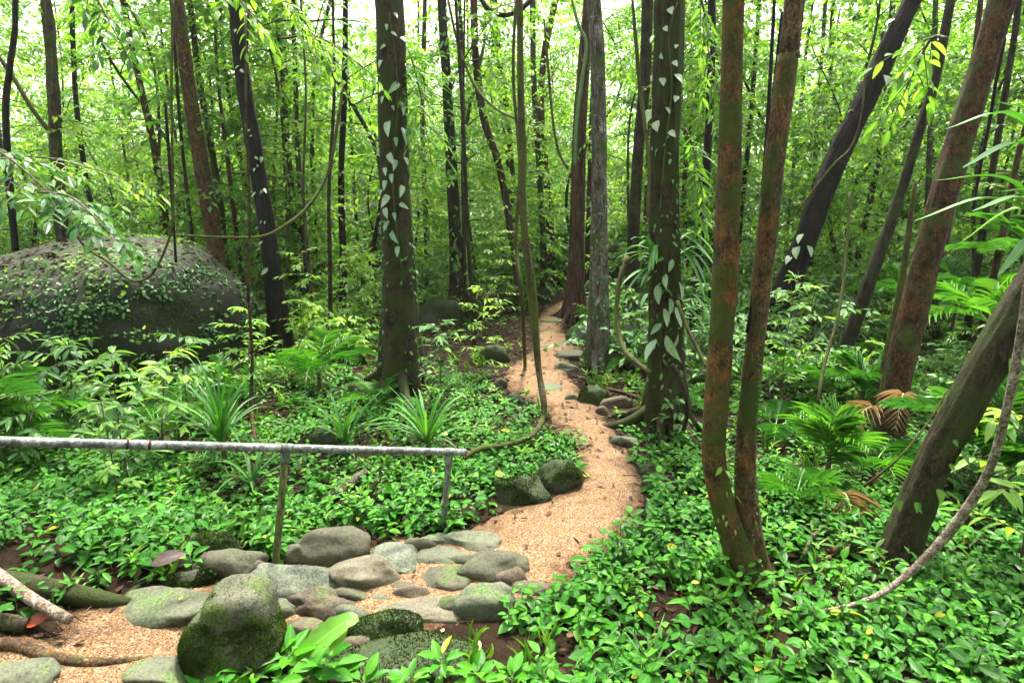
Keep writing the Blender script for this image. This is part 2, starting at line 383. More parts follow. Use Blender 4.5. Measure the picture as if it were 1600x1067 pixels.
M['bark_brown'] = bark_mat('bark_brown', (.020, .012, .007), (.12, .062, .028), moss=.46, stretch=.5, lichen=.33, rust=.3)
M['bark_black'] = bark_mat('bark_black', (.004, .0032, .0025), (.020, .014, .010), moss=.22, lichen=.05, mossc=(.02, .03, .008))
M['bark_dark'] = bark_mat('bark_dark', (.012, .008, .0055), (.048, .032, .02), moss=.45, lichen=.08, mossc=(.03, .048, .010))
M['bark_moss'] = bark_mat('bark_moss', (.016, .011, .006), (.07, .045, .025), moss=.60, stretch=.35, lichen=.22, mossc=(.030, .044, .007))
M['bark_grey'] = bark_mat('bark_grey', (.05, .042, .034), (.20, .18, .15), moss=.50, lichen=.55, lichc=(.30, .30, .26))
M['bark_white'] = bark_mat('bark_white', (.20, .13, .08), (.46, .40, .33), moss=.12, lichen=.5, lichc=(.6, .58, .53), stretch=1)
M['bark_red'] = bark_mat('bark_red', (.035, .019, .012), (.12, .065, .038), moss=.28, lichen=.05, stretch=.1)
M['bark_orange'] = bark_mat('bark_orange', (.045, .027, .012), (.17, .095, .036), moss=.56, stretch=.6, lichen=.34, rust=.62, mossc=(.055, .075, .012), lichc=(.5, .42, .28))
M['bark_tan'] = bark_mat('bark_tan', (.05, .032, .016), (.20, .12, .06), moss=.50, stretch=.5, lichen=.34, rust=.45)
M['bark_mid'] = bark_mat('bark_mid', (.035, .026, .018), (.12, .09, .06), moss=.5, lichen=.25)
M['twig'] = plain('twig_bark', (.06, .045, .028), .85)
M['greenstem'] = plain('green_stem', (.06, .13, .03), .5)
M['liana'] = bark_mat('liana_bark', (.04, .03, .015), (.12, .09, .045), moss=.6, lichen=.1, mossc=(.07, .09, .015))

M['st_olive'] = stone_mat('stone_olive', (.025, .026, .014), (.055, .053, .031), moss=.35)
M['st_pale'] = stone_mat('stone_pale_lichen', (.030, .037, .024), (.088, .100, .070), moss=.25, speck=.6, scale=14)
M['st_beige'] = stone_mat('stone_beige', (.046, .042, .027), (.10, .089, .058), moss=.15, mossc=(.07, .08, .03))
M['st_grey'] = stone_mat('stone_grey_green', (.032, .037, .021), (.076, .081, .050), moss=.42, mossc=(.06, .10, .025))
M['st_brown'] = stone_mat('stone_brown', (.025, .019, .012), (.075, .057, .036), moss=.35)
M['st_moss'] = stone_mat('stone_mossy', (.014, .016, .010), (.045, .048, .030), moss=.72, mossc=(.016, .030, .005))
M['st_bright'] = stone_mat('stone_bright_moss', (.02, .021, .014), (.075, .074, .048), moss=.64, mossc=(.04, .075, .006), bump=.9, up=False)
M['st_boulder'] = stone_mat('great_boulder', (.012, .012, .007), (.058, .053, .034), moss=.60, mossc=(.018, .034, .008), speck=.25, scale=4, flank=(.004, .0065, .0028))  # flank colour is dark moss deepened by the painted shade of the front

# ------------------------------------------------------------------ ground and path
xs = np.concatenate([np.linspace(-90, -9, 60)[:-1], np.arange(-9, 9, .075), np.linspace(9, 90, 60)])
ys = np.concatenate([np.linspace(-12, .5, 20)[:-1], np.arange(.5, 15, .075), np.linspace(15, 160, 110)])
X, Y = np.meshgrid(xs, ys); Z = gz(X, Y)
mb = MB(); nx, ny = len(xs), len(ys)
i = np.arange(ny - 1)[:, None] * nx + np.arange(nx - 1)[None]
mb.add(np.stack([X, Y, Z], -1), None, np.stack([i, i + 1, i + nx + 1, i + nx], -1).reshape(-1, 4))
tag(mb.build('ground', M['soil']), kind='structure')

PATH_PX = [(932, 468), (915, 458), (886, 466), (852, 484), (840, 500), (834, 522), (832, 546), (804, 568), (786, 590), (800, 614), (848, 635),
           (868, 668), (898, 690), (906, 718), (908, 745), (888, 765), (850, 782), (790, 800), (740, 822), (715, 842), (650, 840), (600, 846), (545, 872),
           (470, 880), (420, 890), (340, 905), (200, 925), (105, 962), (85, 995), (-60, 985), (-200, 1090), (60, 1200), (330, 1100), (440, 1020), (520, 992), (640, 990), (715, 972),
           (830, 950), (862, 925), (905, 897), (935, 872), (985, 832), (1003, 790), (998, 745), (985, 715), (962, 682), (935, 640), (905, 606), (880, 575), (905, 545), (880, 515),
           (885, 500), (920, 480)]
PATH = catmull(np.array([gp(*p) for p in PATH_PX] + [gp(*PATH_PX[0])]), 420)[:-1, :2]

def path_dist_exact(x, y):
    """signed distance to the path's edge, positive inside"""
    x = np.asarray(x, float).ravel(); y = np.asarray(y, float).ravel()
    a = PATH; b = np.roll(PATH, -1, 0); best = np.full(len(x), 1e9); ins = np.zeros(len(x), bool)
    for p, q in zip(a, b):
        d = q - p; t = np.clip(((x - p[0]) * d[0] + (y - p[1]) * d[1]) / max(d @ d, 1e-12), 0, 1)
        best = np.minimum(best, (x - p[0] - t * d[0]) ** 2 + (y - p[1] - t * d[1]) ** 2)
        c = (p[1] > y) != (q[1] > y)
        if abs(q[1] - p[1]) > 1e-12: ins ^= c & (x < (q[0] - p[0]) * (y - p[1]) / (q[1] - p[1]) + p[0])
    return np.sqrt(best) * np.where(ins, 1, -1)

_sx = np.arange(PATH[:, 0].min() - 1.2, PATH[:, 0].max() + 1.2, .05); _sy = np.arange(PATH[:, 1].min() - 1.2, PATH[:, 1].max() + 1.2, .05)
_SD = path_dist_exact(*np.meshgrid(_sx, _sy)).reshape(len(_sy), len(_sx))
def path_dist(x, y):
    x = np.asarray(x, float).ravel(); y = np.asarray(y, float).ravel()
    fx = np.clip((x - _sx[0]) / .05, 0, len(_sx) - 1.001); fy = np.clip((y - _sy[0]) / .05, 0, len(_sy) - 1.001); i = fx.astype(int); j = fy.astype(int); fx -= i; fy -= j
    return (_SD[j, i] * (1 - fx) + _SD[j, i + 1] * fx) * (1 - fy) + (_SD[j + 1, i] * (1 - fx) + _SD[j + 1, i + 1] * fx) * fy
st = .035
gx = np.arange(PATH[:, 0].min() - .2, PATH[:, 0].max() + .2, st); gy = np.arange(PATH[:, 1].min() - .2, PATH[:, 1].max() + .2, st)
X, Y = np.meshgrid(gx, gy); sd = path_dist(X, Y).reshape(X.shape)
sdn = sd + .035 * n2(X.ravel(), Y.ravel(), 3.5, 31).reshape(X.shape) + .02 * n2(X.ravel(), Y.ravel(), 14, 33).reshape(X.shape)
Zp = gz(X, Y) + np.clip(sdn * .22, -.03, .022) + .006 * n2(X.ravel(), Y.ravel(), 6, 35).reshape(X.shape)
keep = sdn > -.12; cell = keep[:-1, :-1] & keep[1:, :-1] & keep[:-1, 1:] & keep[1:, 1:]
i = (np.arange(X.shape[0] - 1)[:, None] * X.shape[1] + np.arange(X.shape[1] - 1)[None])[cell]
Q = np.stack([i, i + 1, i + X.shape[1] + 1, i + X.shape[1]], -1)
used, inv = np.unique(Q, return_inverse=True)
mb = MB(); mb.add(np.stack([X.ravel()[used], Y.ravel()[used], Zp.ravel()[used]], 1), None, inv.reshape(Q.shape), np.repeat(sdn.ravel()[used][:, None], 3, 1))
tag(mb.build('path', M['path']), kind='structure')

rng = np.random.default_rng(3)
# loose grains lying on the near path
n = 34000; px = rng.uniform(-3.2, 1.4, n); py = rng.uniform(1.6, 7.5, n); sdv = path_dist(px, py)
k = (sdv > -.05 + rng.normal(0, .05, n)) & (rng.random(n) < np.clip(6.0 / py ** 1.6, .15, 1)); px, py = px[k], py[k]; n = len(px)
mb = MB(); r = rng.uniform(.002, .0055, n)
oc = np.array([(1, 0, 0), (0, 1, 0), (-1, 0, 0), (0, -1, 0), (0, 0, .8), (0, 0, -.8)]); of = np.array([(0, 1, 4), (1, 2, 4), (2, 3, 4), (3, 0, 4), (1, 0, 5), (2, 1, 5), (3, 2, 5), (0, 3, 5)])
V = oc[None] * r[:, None, None] * rng.uniform(.6, 1.3, (n, 6, 1)); a = rng.uniform(0, 6.28, n); ca, sa = np.cos(a)[:, None], np.sin(a)[:, None]
V = np.stack([V[..., 0] * ca - V[..., 1] * sa, V[..., 0] * sa + V[..., 1] * ca, V[..., 2]], -1)
V += np.stack([px, py, gz(px, py) + np.clip(path_dist(px, py) * .22, -.01, .022) + .004], 1)[:, None]
A = np.zeros((n, 6, 3)); A[..., 2] = rng.random(n)[:, None]; A[..., 1] = .5
mb.add(V, (of[None] + (np.arange(n) * 6)[:, None, None]).reshape(-1, 3), None, A)
tag(mb.build('gravel', M['grain'], smooth_=False), kind='stuff')

# ------------------------------------------------------------------ stones and boulders
def ico(sub):
    import bmesh
    b = bmesh.new(); bmesh.ops.create_icosphere(b, subdivisions=sub, radius=1); V = np.array([v.co[:] for v in b.verts]); T = np.array([[v.index for v in f.verts] for f in b.faces]); b.free(); return V, T
ICO = {s: ico(s) for s in (3, 4, 5)}

def rock_verts(w, d, h, seed, sub=4, bump=.16, flat=.0, angular=.6, block=.8):
    V, T = ICO[sub]; V = V.copy()
    rg = np.random.default_rng(seed)
    a = rg.uniform(0, 3.14); c, s_ = math.cos(a), math.sin(a); V = np.stack([V[:, 0] * c - V[:, 1] * s_, V[:, 0] * s_ + V[:, 1] * c, V[:, 2]], 1)
    V = np.sign(V) * np.abs(V) ** block; V /= 1.0 + .45 * (1 - block)
    # facet it a little: clip by random planes, then soften with noise
    for _ in range(9):
        nrm = unit(rg.normal(size=3)); dd = V @ nrm; lim = rg.uniform(.66, .95); ex = np.maximum(dd - lim, 0); V -= nrm * (ex * angular * 1.5)[:, None].clip(0, 1)
    q = V * 1.3 + seed * 3.1
    V = V * (1 + 2.0 * bump * fbm(q, seed, 4))[:, None]
    V = V * (1 + .03 * fbm(V * 7 + seed, seed, 3))[:, None]
    if flat: V[:, 2] = np.where(V[:, 2] > flat, flat + (V[:, 2] - flat) * .25, V[:, 2])
    return V * np.array((w / 2, d / 2, h)), T

STONES = []
def rock(name, px, py, rx, ry, h, m, seed, label, cat='stone', group=None, rot=0, sub=4, flat=.0, bump=.16, sink=.35, d=None, grow=1.0):
    """a rock whose lower visible edge stands on the ground seen at (px, py+ry)"""
    f = gp(px, py + ry * .8); s = depth(f) / FPX; w = 2.4 * rx * s * grow
    a = math.atan2(HC - f[2], f[1])
    if grow > 1: h *= 1.12; flat = flat and flat + .15
    if d is None: d = max((2 * ry * s - h * math.cos(a)) / math.sin(a) * (1.15 if grow > 1 else 1), w * .5)
    c = f + np.array((f[0], f[1], 0)) / max(np.hypot(f[0], f[1]), 1e-6) * d / 2; c[2] = float(gz(c[0], c[1])) 
    V, T = rock_verts(w, d, h, seed, sub, bump, flat)
    V[:, 2] -= h * 0.02
    cr, sr = math.cos(rot), math.sin(rot); V = np.stack([V[:, 0] * cr - V[:, 1] * sr, V[:, 0] * sr + V[:, 1] * cr, V[:, 2]], 1)
    b = MB(); b.add(V, T); o = b.build(name, M[m]); o.location = c
    tag(o, label, cat, group); STONES.append((c[0], c[1], max(w, d) / 2))
    if m == 'st_moss' and f[1] < 9 and rx > 18:
        tri = V[T]; nrm = np.cross(tri[:, 1] - tri[:, 0], tri[:, 2] - tri[:, 0]); ar = np.linalg.norm(nrm, axis=1); nrm = nrm / ar[:, None]; cen = tri.mean(1); rg = np.random.default_rng(seed)
        wt = ar * (cen[:, 2] > -.02) * (smooth(-.1, .25, fbm(cen * 6 + seed, seed, 3) + .2 * nrm[:, 2]) + .01); ix = rg.choice(len(T), 4200, p=wt / wt.sum()); r1 = rg.random((3, len(ix))); r1 /= r1.sum(0)
        p = tri[ix, 0] * r1[0][:, None] + tri[ix, 1] * r1[1][:, None] + tri[ix, 2] * r1[2][:, None]; bb = MB()
        leaves(bb, p - nrm[ix] * .002, nrm[ix] + rg.normal(0, .5, (len(ix), 3)), rg.normal(size=(len(ix), 3)), rg.uniform(.007, .016, len(ix)), rg.uniform(.004, .008, len(ix)), np.clip(.3 + .5 * fbm(p * 9, 5, 2) + rg.normal(0, .13, len(ix)), 0, 1))
        tag(bb.build('moss', M['moss_fuzz'], o), kind='stuff')
    return o

G = 'stones set in the gravel of the steps'
rock('step_stone', 517, 866, 47, 28, .17, 'st_olive', 11, 'smooth dark olive boulder beside the handrail post, behind the beige stone', group=G, grow=1.3)
rock('step_stone', 570, 903, 45, 34, .17, 'st_beige', 12, 'rounded light beige stone with a shaded right-hand face, largest pale one mid steps', group=G, rot=.5, bump=.2, grow=1.3)
rock('step_stone', 460, 920, 64, 38, .15, 'st_pale', 13, 'broad pale stone speckled with grey-green lichen, by the mossy boulder', group=G, grow=1.3)
rock('step_stone', 620, 880, 34, 34, .10, 'st_pale', 14, 'flat greenish lichen stone behind the light beige stone', group=G, grow=1.2, flat=.6)
rock('step_stone', 683, 846, 24, 11, .05, 'st_grey', 15, 'small flat green stone nearest the base of the far rail post', group=G, grow=1.2, flat=.5)
rock('step_stone', 693, 872, 36, 21, .06, 'st_grey', 16, 'flat grey-green stone half sunk in gravel in the middle of the steps', group=G, grow=1.2, flat=.5)
rock('step_stone', 740, 853, 40, 17, .07, 'st_grey', 17, 'wide flat grey stone at the top corner where gravel path begins', group=G, grow=1.2, flat=.5)
rock('step_stone', 700, 908, 42, 28, .07, 'st_olive', 18, 'dark flat olive stone in front of the sunken grey-green stone', group=G, grow=1.2, flat=.5)
rock('step_stone', 770, 894, 44, 26, .11, 'st_olive', 19, 'dark brownish rounded stone at the path edge of the steps', group=G, grow=1.3)
rock('step_stone', 760, 945, 42, 33, .14, 'st_grey', 20, 'mossy green rounded stone at the lower path end of the steps', group=G, grow=1.3)
rock('step_stone', 657, 958, 52, 29, .07, 'st_beige', 21, 'large flat grey-beige stone dusted with gravel, lowest row', group=G, grow=1.2, flat=.5)
rock('step_stone', 598, 982, 44, 32, .10, 'st_moss', 22, 'dark green mossy stone with a steep face above the leaf litter', group=G, grow=1.3)
rock('step_stone', 502, 957, 46, 24, .13, 'st_brown', 23, 'craggy brown stone with dark underside beside the mossy boulder', group=G, grow=1.2, bump=.3)
rock('step_stone', 470, 992, 30, 18, .08, 'st_brown', 24, 'small brown stone at the foot of the mossy boulder', group=G, grow=1.3)
rock('step_stone', 597, 937, 16, 10, .03, 'st_grey', 25, 'little grey stone between the beige stone and the flat stone', group=G, grow=1.2, sub=3)
rock('step_stone', 629, 919, 18, 9, .03, 'st_olive', 26, 'little olive stone sunk in gravel beside the beige stone', group=G, grow=1.2, sub=3)
rock('step_stone', 458, 868, 14, 14, .10, 'st_grey', 27, 'knobbly little pale stone right at the foot of the near rail post', group=G, grow=1.2, sub=3)
rock('step_stone', 826, 927, 25, 9, .05, 'st_brown', 28, 'small dark flat stone at the gravel path edge by the ground cover', group=G, grow=1.2, sub=3)
rock('step_stone', 257, 955, 64, 42, .10, 'st_grey', 29, 'big tan slab with green moss on its top behind the mossy boulder', group=G, grow=1.2, flat=.45)
rock('step_stone', 358, 893, 44, 24, .12, 'st_olive', 30, 'low olive stone half hidden behind the head of the mossy boulder', group=G, grow=1.3)
rock('step_stone', 335, 858, 26, 19, .12, 'st_moss', 31, 'mossy round stone among leaves beyond the low olive stone', group=G, grow=1.3)
rock('step_stone', 402, 892, 20, 14, .09, 'st_brown', 35, 'small brown stone wedged between pale lichen stone and the rail post', group=G, grow=1.2, sub=3)
rock('step_stone', 22, 1062, 55, 30, .07, 'st_grey', 32, 'smooth grey-green slab cut off at the bottom corner by the root', group=G, grow=1.2, flat=.5)
rock('step_stone', 245, 1058, 46, 32, .08, 'st_grey', 33, 'grey-green slab in the gravel touching the mossy boulder', group=G, grow=1.2, flat=.5)
rock('step_stone', 640, 1055, 90, 22, .05, 'st_moss', 34, 'long mossy dark slab edging the litter behind the broad-leaved seedlings', group=G, grow=1.2, flat=.5, bump=.08)
rock('step_stone', 560, 1010, 22, 12, .05, 'st_brown', 37, 'small brown stone under the steep mossy stone', group=G, grow=1.2, sub=3)

for q_ in [(548, 938, 24, 12, .07, 'st_olive', 201, 'small olive stone filling the gap under the light beige stone'), (642, 930, 24, 13, .07, 'st_brown', 202, 'brown filler stone between lichen stone and large flat stone'), (728, 878, 20, 11, .07, 'st_grey', 203, 'grey filler stone between the two dark flat stones'), (655, 858, 20, 12, .09, 'st_olive', 204, 'olive stone squeezed behind the sunken grey-green stone'), (545, 838, 20, 12, .09, 'st_moss', 205, 'mossy stone peeping out behind the smooth dark olive boulder'), (712, 950, 26, 18, .09, 'st_olive', 206, 'olive stone between large flat stone and mossy green stone'), (800, 912, 22, 13, .09, 'st_brown', 207, 'brown stone leaning on the dark rounded stone at the path'), (428, 958, 28, 16, .07, 'st_grey', 208, 'grey stone wedged between moss boulder and pale lichen stone'), (548, 972, 26, 15, .09, 'st_grey', 209, 'grey stone between craggy brown and steep mossy stones'), (300, 912, 30, 14, .08, 'st_moss', 210, 'mossy stone on the rim between tan slab and low olive stone')]:
    rock('step_stone', *q_[:7], q_[7], group=G, grow=1.25, sub=3)
# bright mossy boulder in front: two lobes, one mesh, with a coat of moss fuzz
def moss_boulder():
    f = gp(360, 1072); s = depth(f) / FPX; c = np.array((f[0] - .03, f[1] + .15, float(gz(f[0], f[1] + .15))))
    V, T = ICO[5]; k = s / .0028 * .9; o_ = np.array((.01, .01, .22))
    lobes = (((-.005, .0, .11), (.238, .20, .20), 2.8), ((.03, .02, .29), (.168, .15, .145), 3.2))
    def fld(p):
        v = [np.sum(np.abs((p - np.array(c_)) / np.array(r_)) ** n_, 1) ** (1 / n_) for c_, r_, n_ in lobes]
        h_ = np.clip(.5 + .5 * (v[1] - v[0]) / .16, 0, 1); return v[1] * (1 - h_) + v[0] * h_ - .16 * h_ * (1 - h_)
    lo_ = np.zeros(len(V)); hi_ = np.full(len(V), .6)
    for _ in range(30):
        md = (lo_ + hi_) / 2; inn = fld(o_ + V * md[:, None]) < 1; lo_ = np.where(inn, md, lo_); hi_ = np.where(inn, hi_, md)
    P = (o_ + V * lo_[:, None]) * k
    P *= (1 + .09 * fbm(P * 7, 4, 5))[:, None]
    root = empty('mossy_boulder', c, 'knee-high dark boulder coated in bright green moss beside the gravel', 'boulder')
    b = MB(); b.add(P, T); b.build('rock', M['st_bright'], root)
    rg = np.random.default_rng(8); tri = P[T]; nrm = np.cross(tri[:, 1] - tri[:, 0], tri[:, 2] - tri[:, 0]); ar = np.linalg.norm(nrm, axis=1); nrm = nrm / ar[:, None]
    cen = tri.mean(1); wt = ar * (smooth(-.15, .25, fbm(cen * 7, 77, 3) + .25 * nrm[:, 2] - .55 * smooth(.26, .34, cen[:, 2])) + .02) * (cen[:, 2] > -.02)
    idx = rg.choice(len(T), 24000, p=wt / wt.sum()); u, v = rg.random(len(idx)), rg.random(len(idx)); sw = u + v > 1; u[sw] = 1 - u[sw]; v[sw] = 1 - v[sw]
    p = tri[idx, 0] + (tri[idx, 1] - tri[idx, 0]) * u[:, None] + (tri[idx, 2] - tri[idx, 0]) * v[:, None]
    D = nrm[idx] + rg.normal(0, .5, (len(idx), 3)); b = MB()
    leaves(b, p - nrm[idx] * .002, D, rg.normal(size=(len(idx), 3)), rg.uniform(.006, .014, len(idx)), rg.uniform(.003, .006, len(idx)), np.clip(.4 + .6 * fbm(p * 12, 5, 2) + rg.normal(0, .15, len(idx)), 0, 1))
    tag(b.build('moss', M['moss_fuzz'], root), kind='stuff')
    STONES.append((c[0], c[1], .24))
moss_boulder()

G2 = 'mossy rocks along the path edge'
rock('path_rock', 872, 744, 40, 33, .24, 'st_moss', 51, 'hump of dark mossy rock at the inner bend of the path', 'rock', G2)
rock('path_rock', 816, 768, 42, 27, .19, 'st_moss', 52, 'lower mossy rock with a pale worn top, left of its twin at the bend', 'rock', G2)
rock('path_rock', 926, 620, 24, 18, .20, 'st_moss', 53, 'round dark mossy rock on the far side of the path below the pale trunk', 'rock', G2)
rock('path_rock', 902, 552, 36, 15, .16, 'st_olive', 54, 'flat-topped rock shelf beside the path at the pale trunk roots', 'rock', G2, flat=.5)
rock('path_rock', 886, 573, 20, 10, .12, 'st_grey', 55, 'small greenish rock just under the flat rock shelf', 'rock', G2)
rock('path_rock', 912, 523, 26, 16, .24, 'st_moss', 56, 'mossy rock between the reddish trunk and the pale trunk', 'rock', G2)
rock('path_rock', 846, 462, 17, 13, .35, 'st_moss', 57, 'smooth mossy rock beyond the path in front of slim trunk', 'rock', G2)
rock('path_rock', 782, 600, 11, 9, .12, 'st_olive', 58, 'olive rock at the outer bend, where the path swings to the trees', 'rock', G2)
rock('path_rock', 806, 625, 15, 9, .12, 'st_moss', 59, 'mossy low rock by the outer bend under the hanging liana', 'rock', G2)
rock('path_rock', 893, 622, 10, 7, .08, 'st_grey', 60, 'fist-sized green stone on the path rim beside the round mossy rock', 'rock', G2, sub=3)
rock('path_rock', 940, 642, 10, 9, .10, 'st_brown', 61, 'pale brown stone below the round dark mossy rock', 'rock', G2, sub=3)
rock('path_rock', 975, 690, 22, 11, .10, 'st_grey', 62, 'greenish stone at the tip of the vine-clad trunk root', 'rock', G2)
rock('path_rock', 1012, 735, 18, 11, .10, 'st_moss', 63, 'low mossy stone where ground cover meets the gravel', 'rock', G2)
rock('path_rock', 790, 470, 24, 16, .35, 'st_moss', 64, 'dim mossy rock among ferns near the far path bend', 'rock', G2)
rock('path_rock', 958, 628, 26, 13, .12, 'st_brown', 65, 'brownish rock in leaf litter between pale trunk and vine-clad trunk', 'rock', G2)

G3 = 'flat stones set across the path'
for px, py, rx, ry, h, sd_, lb in [(857, 605, 22, 11, .05, 71, 'pale green flat stone lying alone in the middle of the path'),
    (866, 500, 24, 7, .10, 72, 'long low stone step crossing the far path beside the reddish trunk'), (846, 516, 10, 5, .07, 73, 'small step stone at the far path edge by the liana'),
    (862, 514, 8, 4, .06, 74, 'smallest step stone of the far path, next to its neighbour'), (845, 541, 12, 5, .07, 75, 'step stone at the outer end of the middle row'),
    (866, 541, 11, 5, .07, 76, 'step stone in the centre of the middle row'), (888, 536, 16, 6, .08, 77, 'widest step stone at the inner end of the middle row'),
    (926, 686, 10, 6, .03, 78, 'dark stone flush with the gravel near the vine-clad trunk root'), (938, 704, 13, 6, .03, 79, 'oval grey stone flush with the gravel below the bend'),
    (925, 744, 16, 5, .03, 80, 'grey oval stone flush in the path beside the mossy hump'), (968, 746, 20, 6, .03, 81, 'long grey stone flush in the path before the ground cover'),
    (953, 771, 11, 6, .04, 82, 'dark little stone standing out of the bright gravel'), (978, 770, 13, 5, .03, 83, 'greyish stone at the path rim next to the dark little stone')]:
    rock('path_stone', px, py, rx, ry, h, 'st_grey', sd_, lb, 'stone', G3, sub=3, flat=.4)

G4 = 'boulders lying in the forest'
rock('boulder', 688, 492, 32, 22, .55, 'st_moss', 91, 'dark rounded boulder with a shadowed overhang behind the thick mossy trunk', 'boulder', G4)
rock('boulder', 742, 452, 60, 26, .5, 'st_brown', 92, 'low brown boulder sloping up between thick mossy trunk and ivy-dressed trunk', 'boulder', G4)
rock('boulder', 768, 556, 26, 15, .26, 'st_moss', 93, 'mossy boulder humped like a root in the leaf litter', 'boulder', G4)
rock('boulder', 968, 425, 30, 50, 1.15, 'st_moss', 94, 'tall dark mossy boulder standing behind the pale grey trunk', 'boulder', G4, d=1.0)
rock('boulder', 1000, 528, 34, 20, .34, 'st_moss', 95, 'mossy boulder behind the left flank of the vine-clad trunk', 'boulder', G4)
rock('boulder', 572, 606, 26, 15, .16, 'st_grey', 96, 'flat lichen-pale boulder at the foot of the thick mossy trunk', 'boulder', G4)
rock('boulder', 545, 560, 22, 16, .28, 'st_moss', 97, 'small dark boulder behind the fern fronds by the thick mossy trunk', 'boulder', G4)
rock('boulder', 503, 695, 36, 20, .20, 'st_moss', 98, 'moss-furred lump of rock under the rail between two strap-leaved plants', 'boulder', G4)
rock('boulder', 565, 410, 50, 18, .5, 'st_olive', 99, 'distant boulder with dark hollow between slim trunk and thick mossy trunk', 'boulder', G4)
rock('boulder', 600, 775, 24, 12, .10, 'st_moss', 100, 'small moss-topped stone in the ground cover behind the rail', 'boulder', G4, sub=3)

def great_boulder():
    V, T = rock_verts(2, 2, 1, 137, 5, .05, angular=.3, block=.42)
    base = gp(200, 636); Yc = base[1] + 1.35; xr = at(352, 540, base[1] + .9)[0]; xl = at(-190, 540, base[1] + .9)[0]
    c = np.array(((xl + xr) / 2, Yc, 0)); c[2] = float(gz(c[0], c[1])); top = at(170, 366, Yc)[2] - c[2]; W = (xr - xl) / 2
    z = V[:, 2] / V[:, 2].max(); x = V[:, 0] / np.abs(V[:, 0]).max(); y = V[:, 1] / np.abs(V[:, 1]).max()
    prof = top * np.interp(x, [-1, -.45, .12, .5, .8, 1], [.74, .84, 1.0, .97, .88, .72])             # ridge line, falling away to the right
    hz = np.where(z > 0, prof * (z - .10 * z * smooth(.1, -1, y)), .5 * z)
    P = np.stack([x * W * (1 - .10 * smooth(.3, 1, z)), y * 1.4 * (1 + .07 * np.sin(np.clip(z, 0, 1) * 3.1)) - .05 * (z > 0), hz], 1)
    P *= (1 + .05 * fbm(P * 1.6, 3, 5))[:, None]
    root = empty('great_boulder', c, 'huge dark mossy boulder, taller than the rail, with a pale litter-strewn top', 'boulder', G4)
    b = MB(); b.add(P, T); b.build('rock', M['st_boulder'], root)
    rg = np.random.default_rng(9); tri = P[T]; nrm = np.cross(tri[:, 1] - tri[:, 0], tri[:, 2] - tri[:, 0]); ar = np.linalg.norm(nrm, axis=1); nrm = nrm / ar[:, None]; cen = tri.mean(1)
    # moss and tiny creepers on the flank
    wt = ar * (cen[:, 2] > -.1) * np.clip(1.0 - nrm[:, 2] * 1.15, 0, 1) * (smooth(-.35, .3, fbm(cen * 1.8, 55, 3)) + .05)
    def samp(n, w):
        idx = rg.choice(len(T), n, p=w / w.sum()); u, v = rg.random(n), rg.random(n); sw = u + v > 1; u[sw] = 1 - u[sw]; v[sw] = 1 - v[sw]
        return idx, tri[idx, 0] + (tri[idx, 1] - tri[idx, 0]) * u[:, None] + (tri[idx, 2] - tri[idx, 0]) * v[:, None]
    idx, p = samp(26000, wt); b = MB()
    leaves(b, p, nrm[idx] * .5 + rg.normal(0, .5, (len(idx), 3)) + (0, 0, -.5), nrm[idx] + rg.normal(0, .3, (len(idx), 3)), rg.uniform(.012, .035, len(idx)), rg.uniform(.008, .02, len(idx)), np.clip(rg.normal(.12, .12, len(idx)), 0, 1))
    tag(b.build('moss', M['moss_fuzz'], root), kind='stuff')
    wt = ar * (cen[:, 2] > .3) * np.clip(1.1 - nrm[:, 2], 0, 1) * smooth(.0, .35, fbm(cen * 2.4 + 7, 56, 3))
    idx, p = samp(3200, wt); b = MB(); leaves(b, p + nrm[idx] * .012, nrm[idx] * .4 + rg.normal(0, .6, (len(idx), 3)) + (0, 0, -.2), nrm[idx] + (0, 0, .4), rg.uniform(.03, .075, len(idx)), rg.uniform(.016, .04, len(idx)), np.clip(rg.normal(.35, .25, len(idx)), 0, 1), MID)
    tag(b.build('creeper', M['deep'], root), kind='stuff')
    wt = ar * (nrm[:, 2] > .3) * (cen[:, 2] > .5) * smooth(.05, .4, fbm(cen * 1.7 + 3, 58, 3)); idx, p = samp(1500, wt); b = MB()
    leaves(b, p + nrm[idx] * .015, rg.normal(size=(len(idx), 3)) * (1, 1, .3), nrm[idx] + rg.normal(0, .3, (len(idx), 3)), rg.uniform(.03, .08, len(idx)), rg.uniform(.02, .045, len(idx)), np.clip(rg.normal(.4, .25, len(idx)), 0, 1), MID)
    tag(b.build('herbs', M['green'], root), kind='stuff')
    wt = ar * (nrm[:, 2] > .55) * (cen[:, 2] > .5); idx, p = samp(1100, wt); b = MB()
    leaves(b, p + nrm[idx] * .008, rg.normal(size=(len(idx), 3)) * (1, 1, .15), nrm[idx] + rg.normal(0, .25, (len(idx), 3)), rg.uniform(.05, .13, len(idx)), rg.uniform(.03, .06, len(idx)), np.clip(rg.normal(.22, .2, len(idx)), 0, 1), MID)
    tag(b.build('fallen_leaves', M['litter'], root), kind='stuff')
    STONES.append((c[0], c[1], 1.7)); return c, W
GBC, GBW = great_boulder()

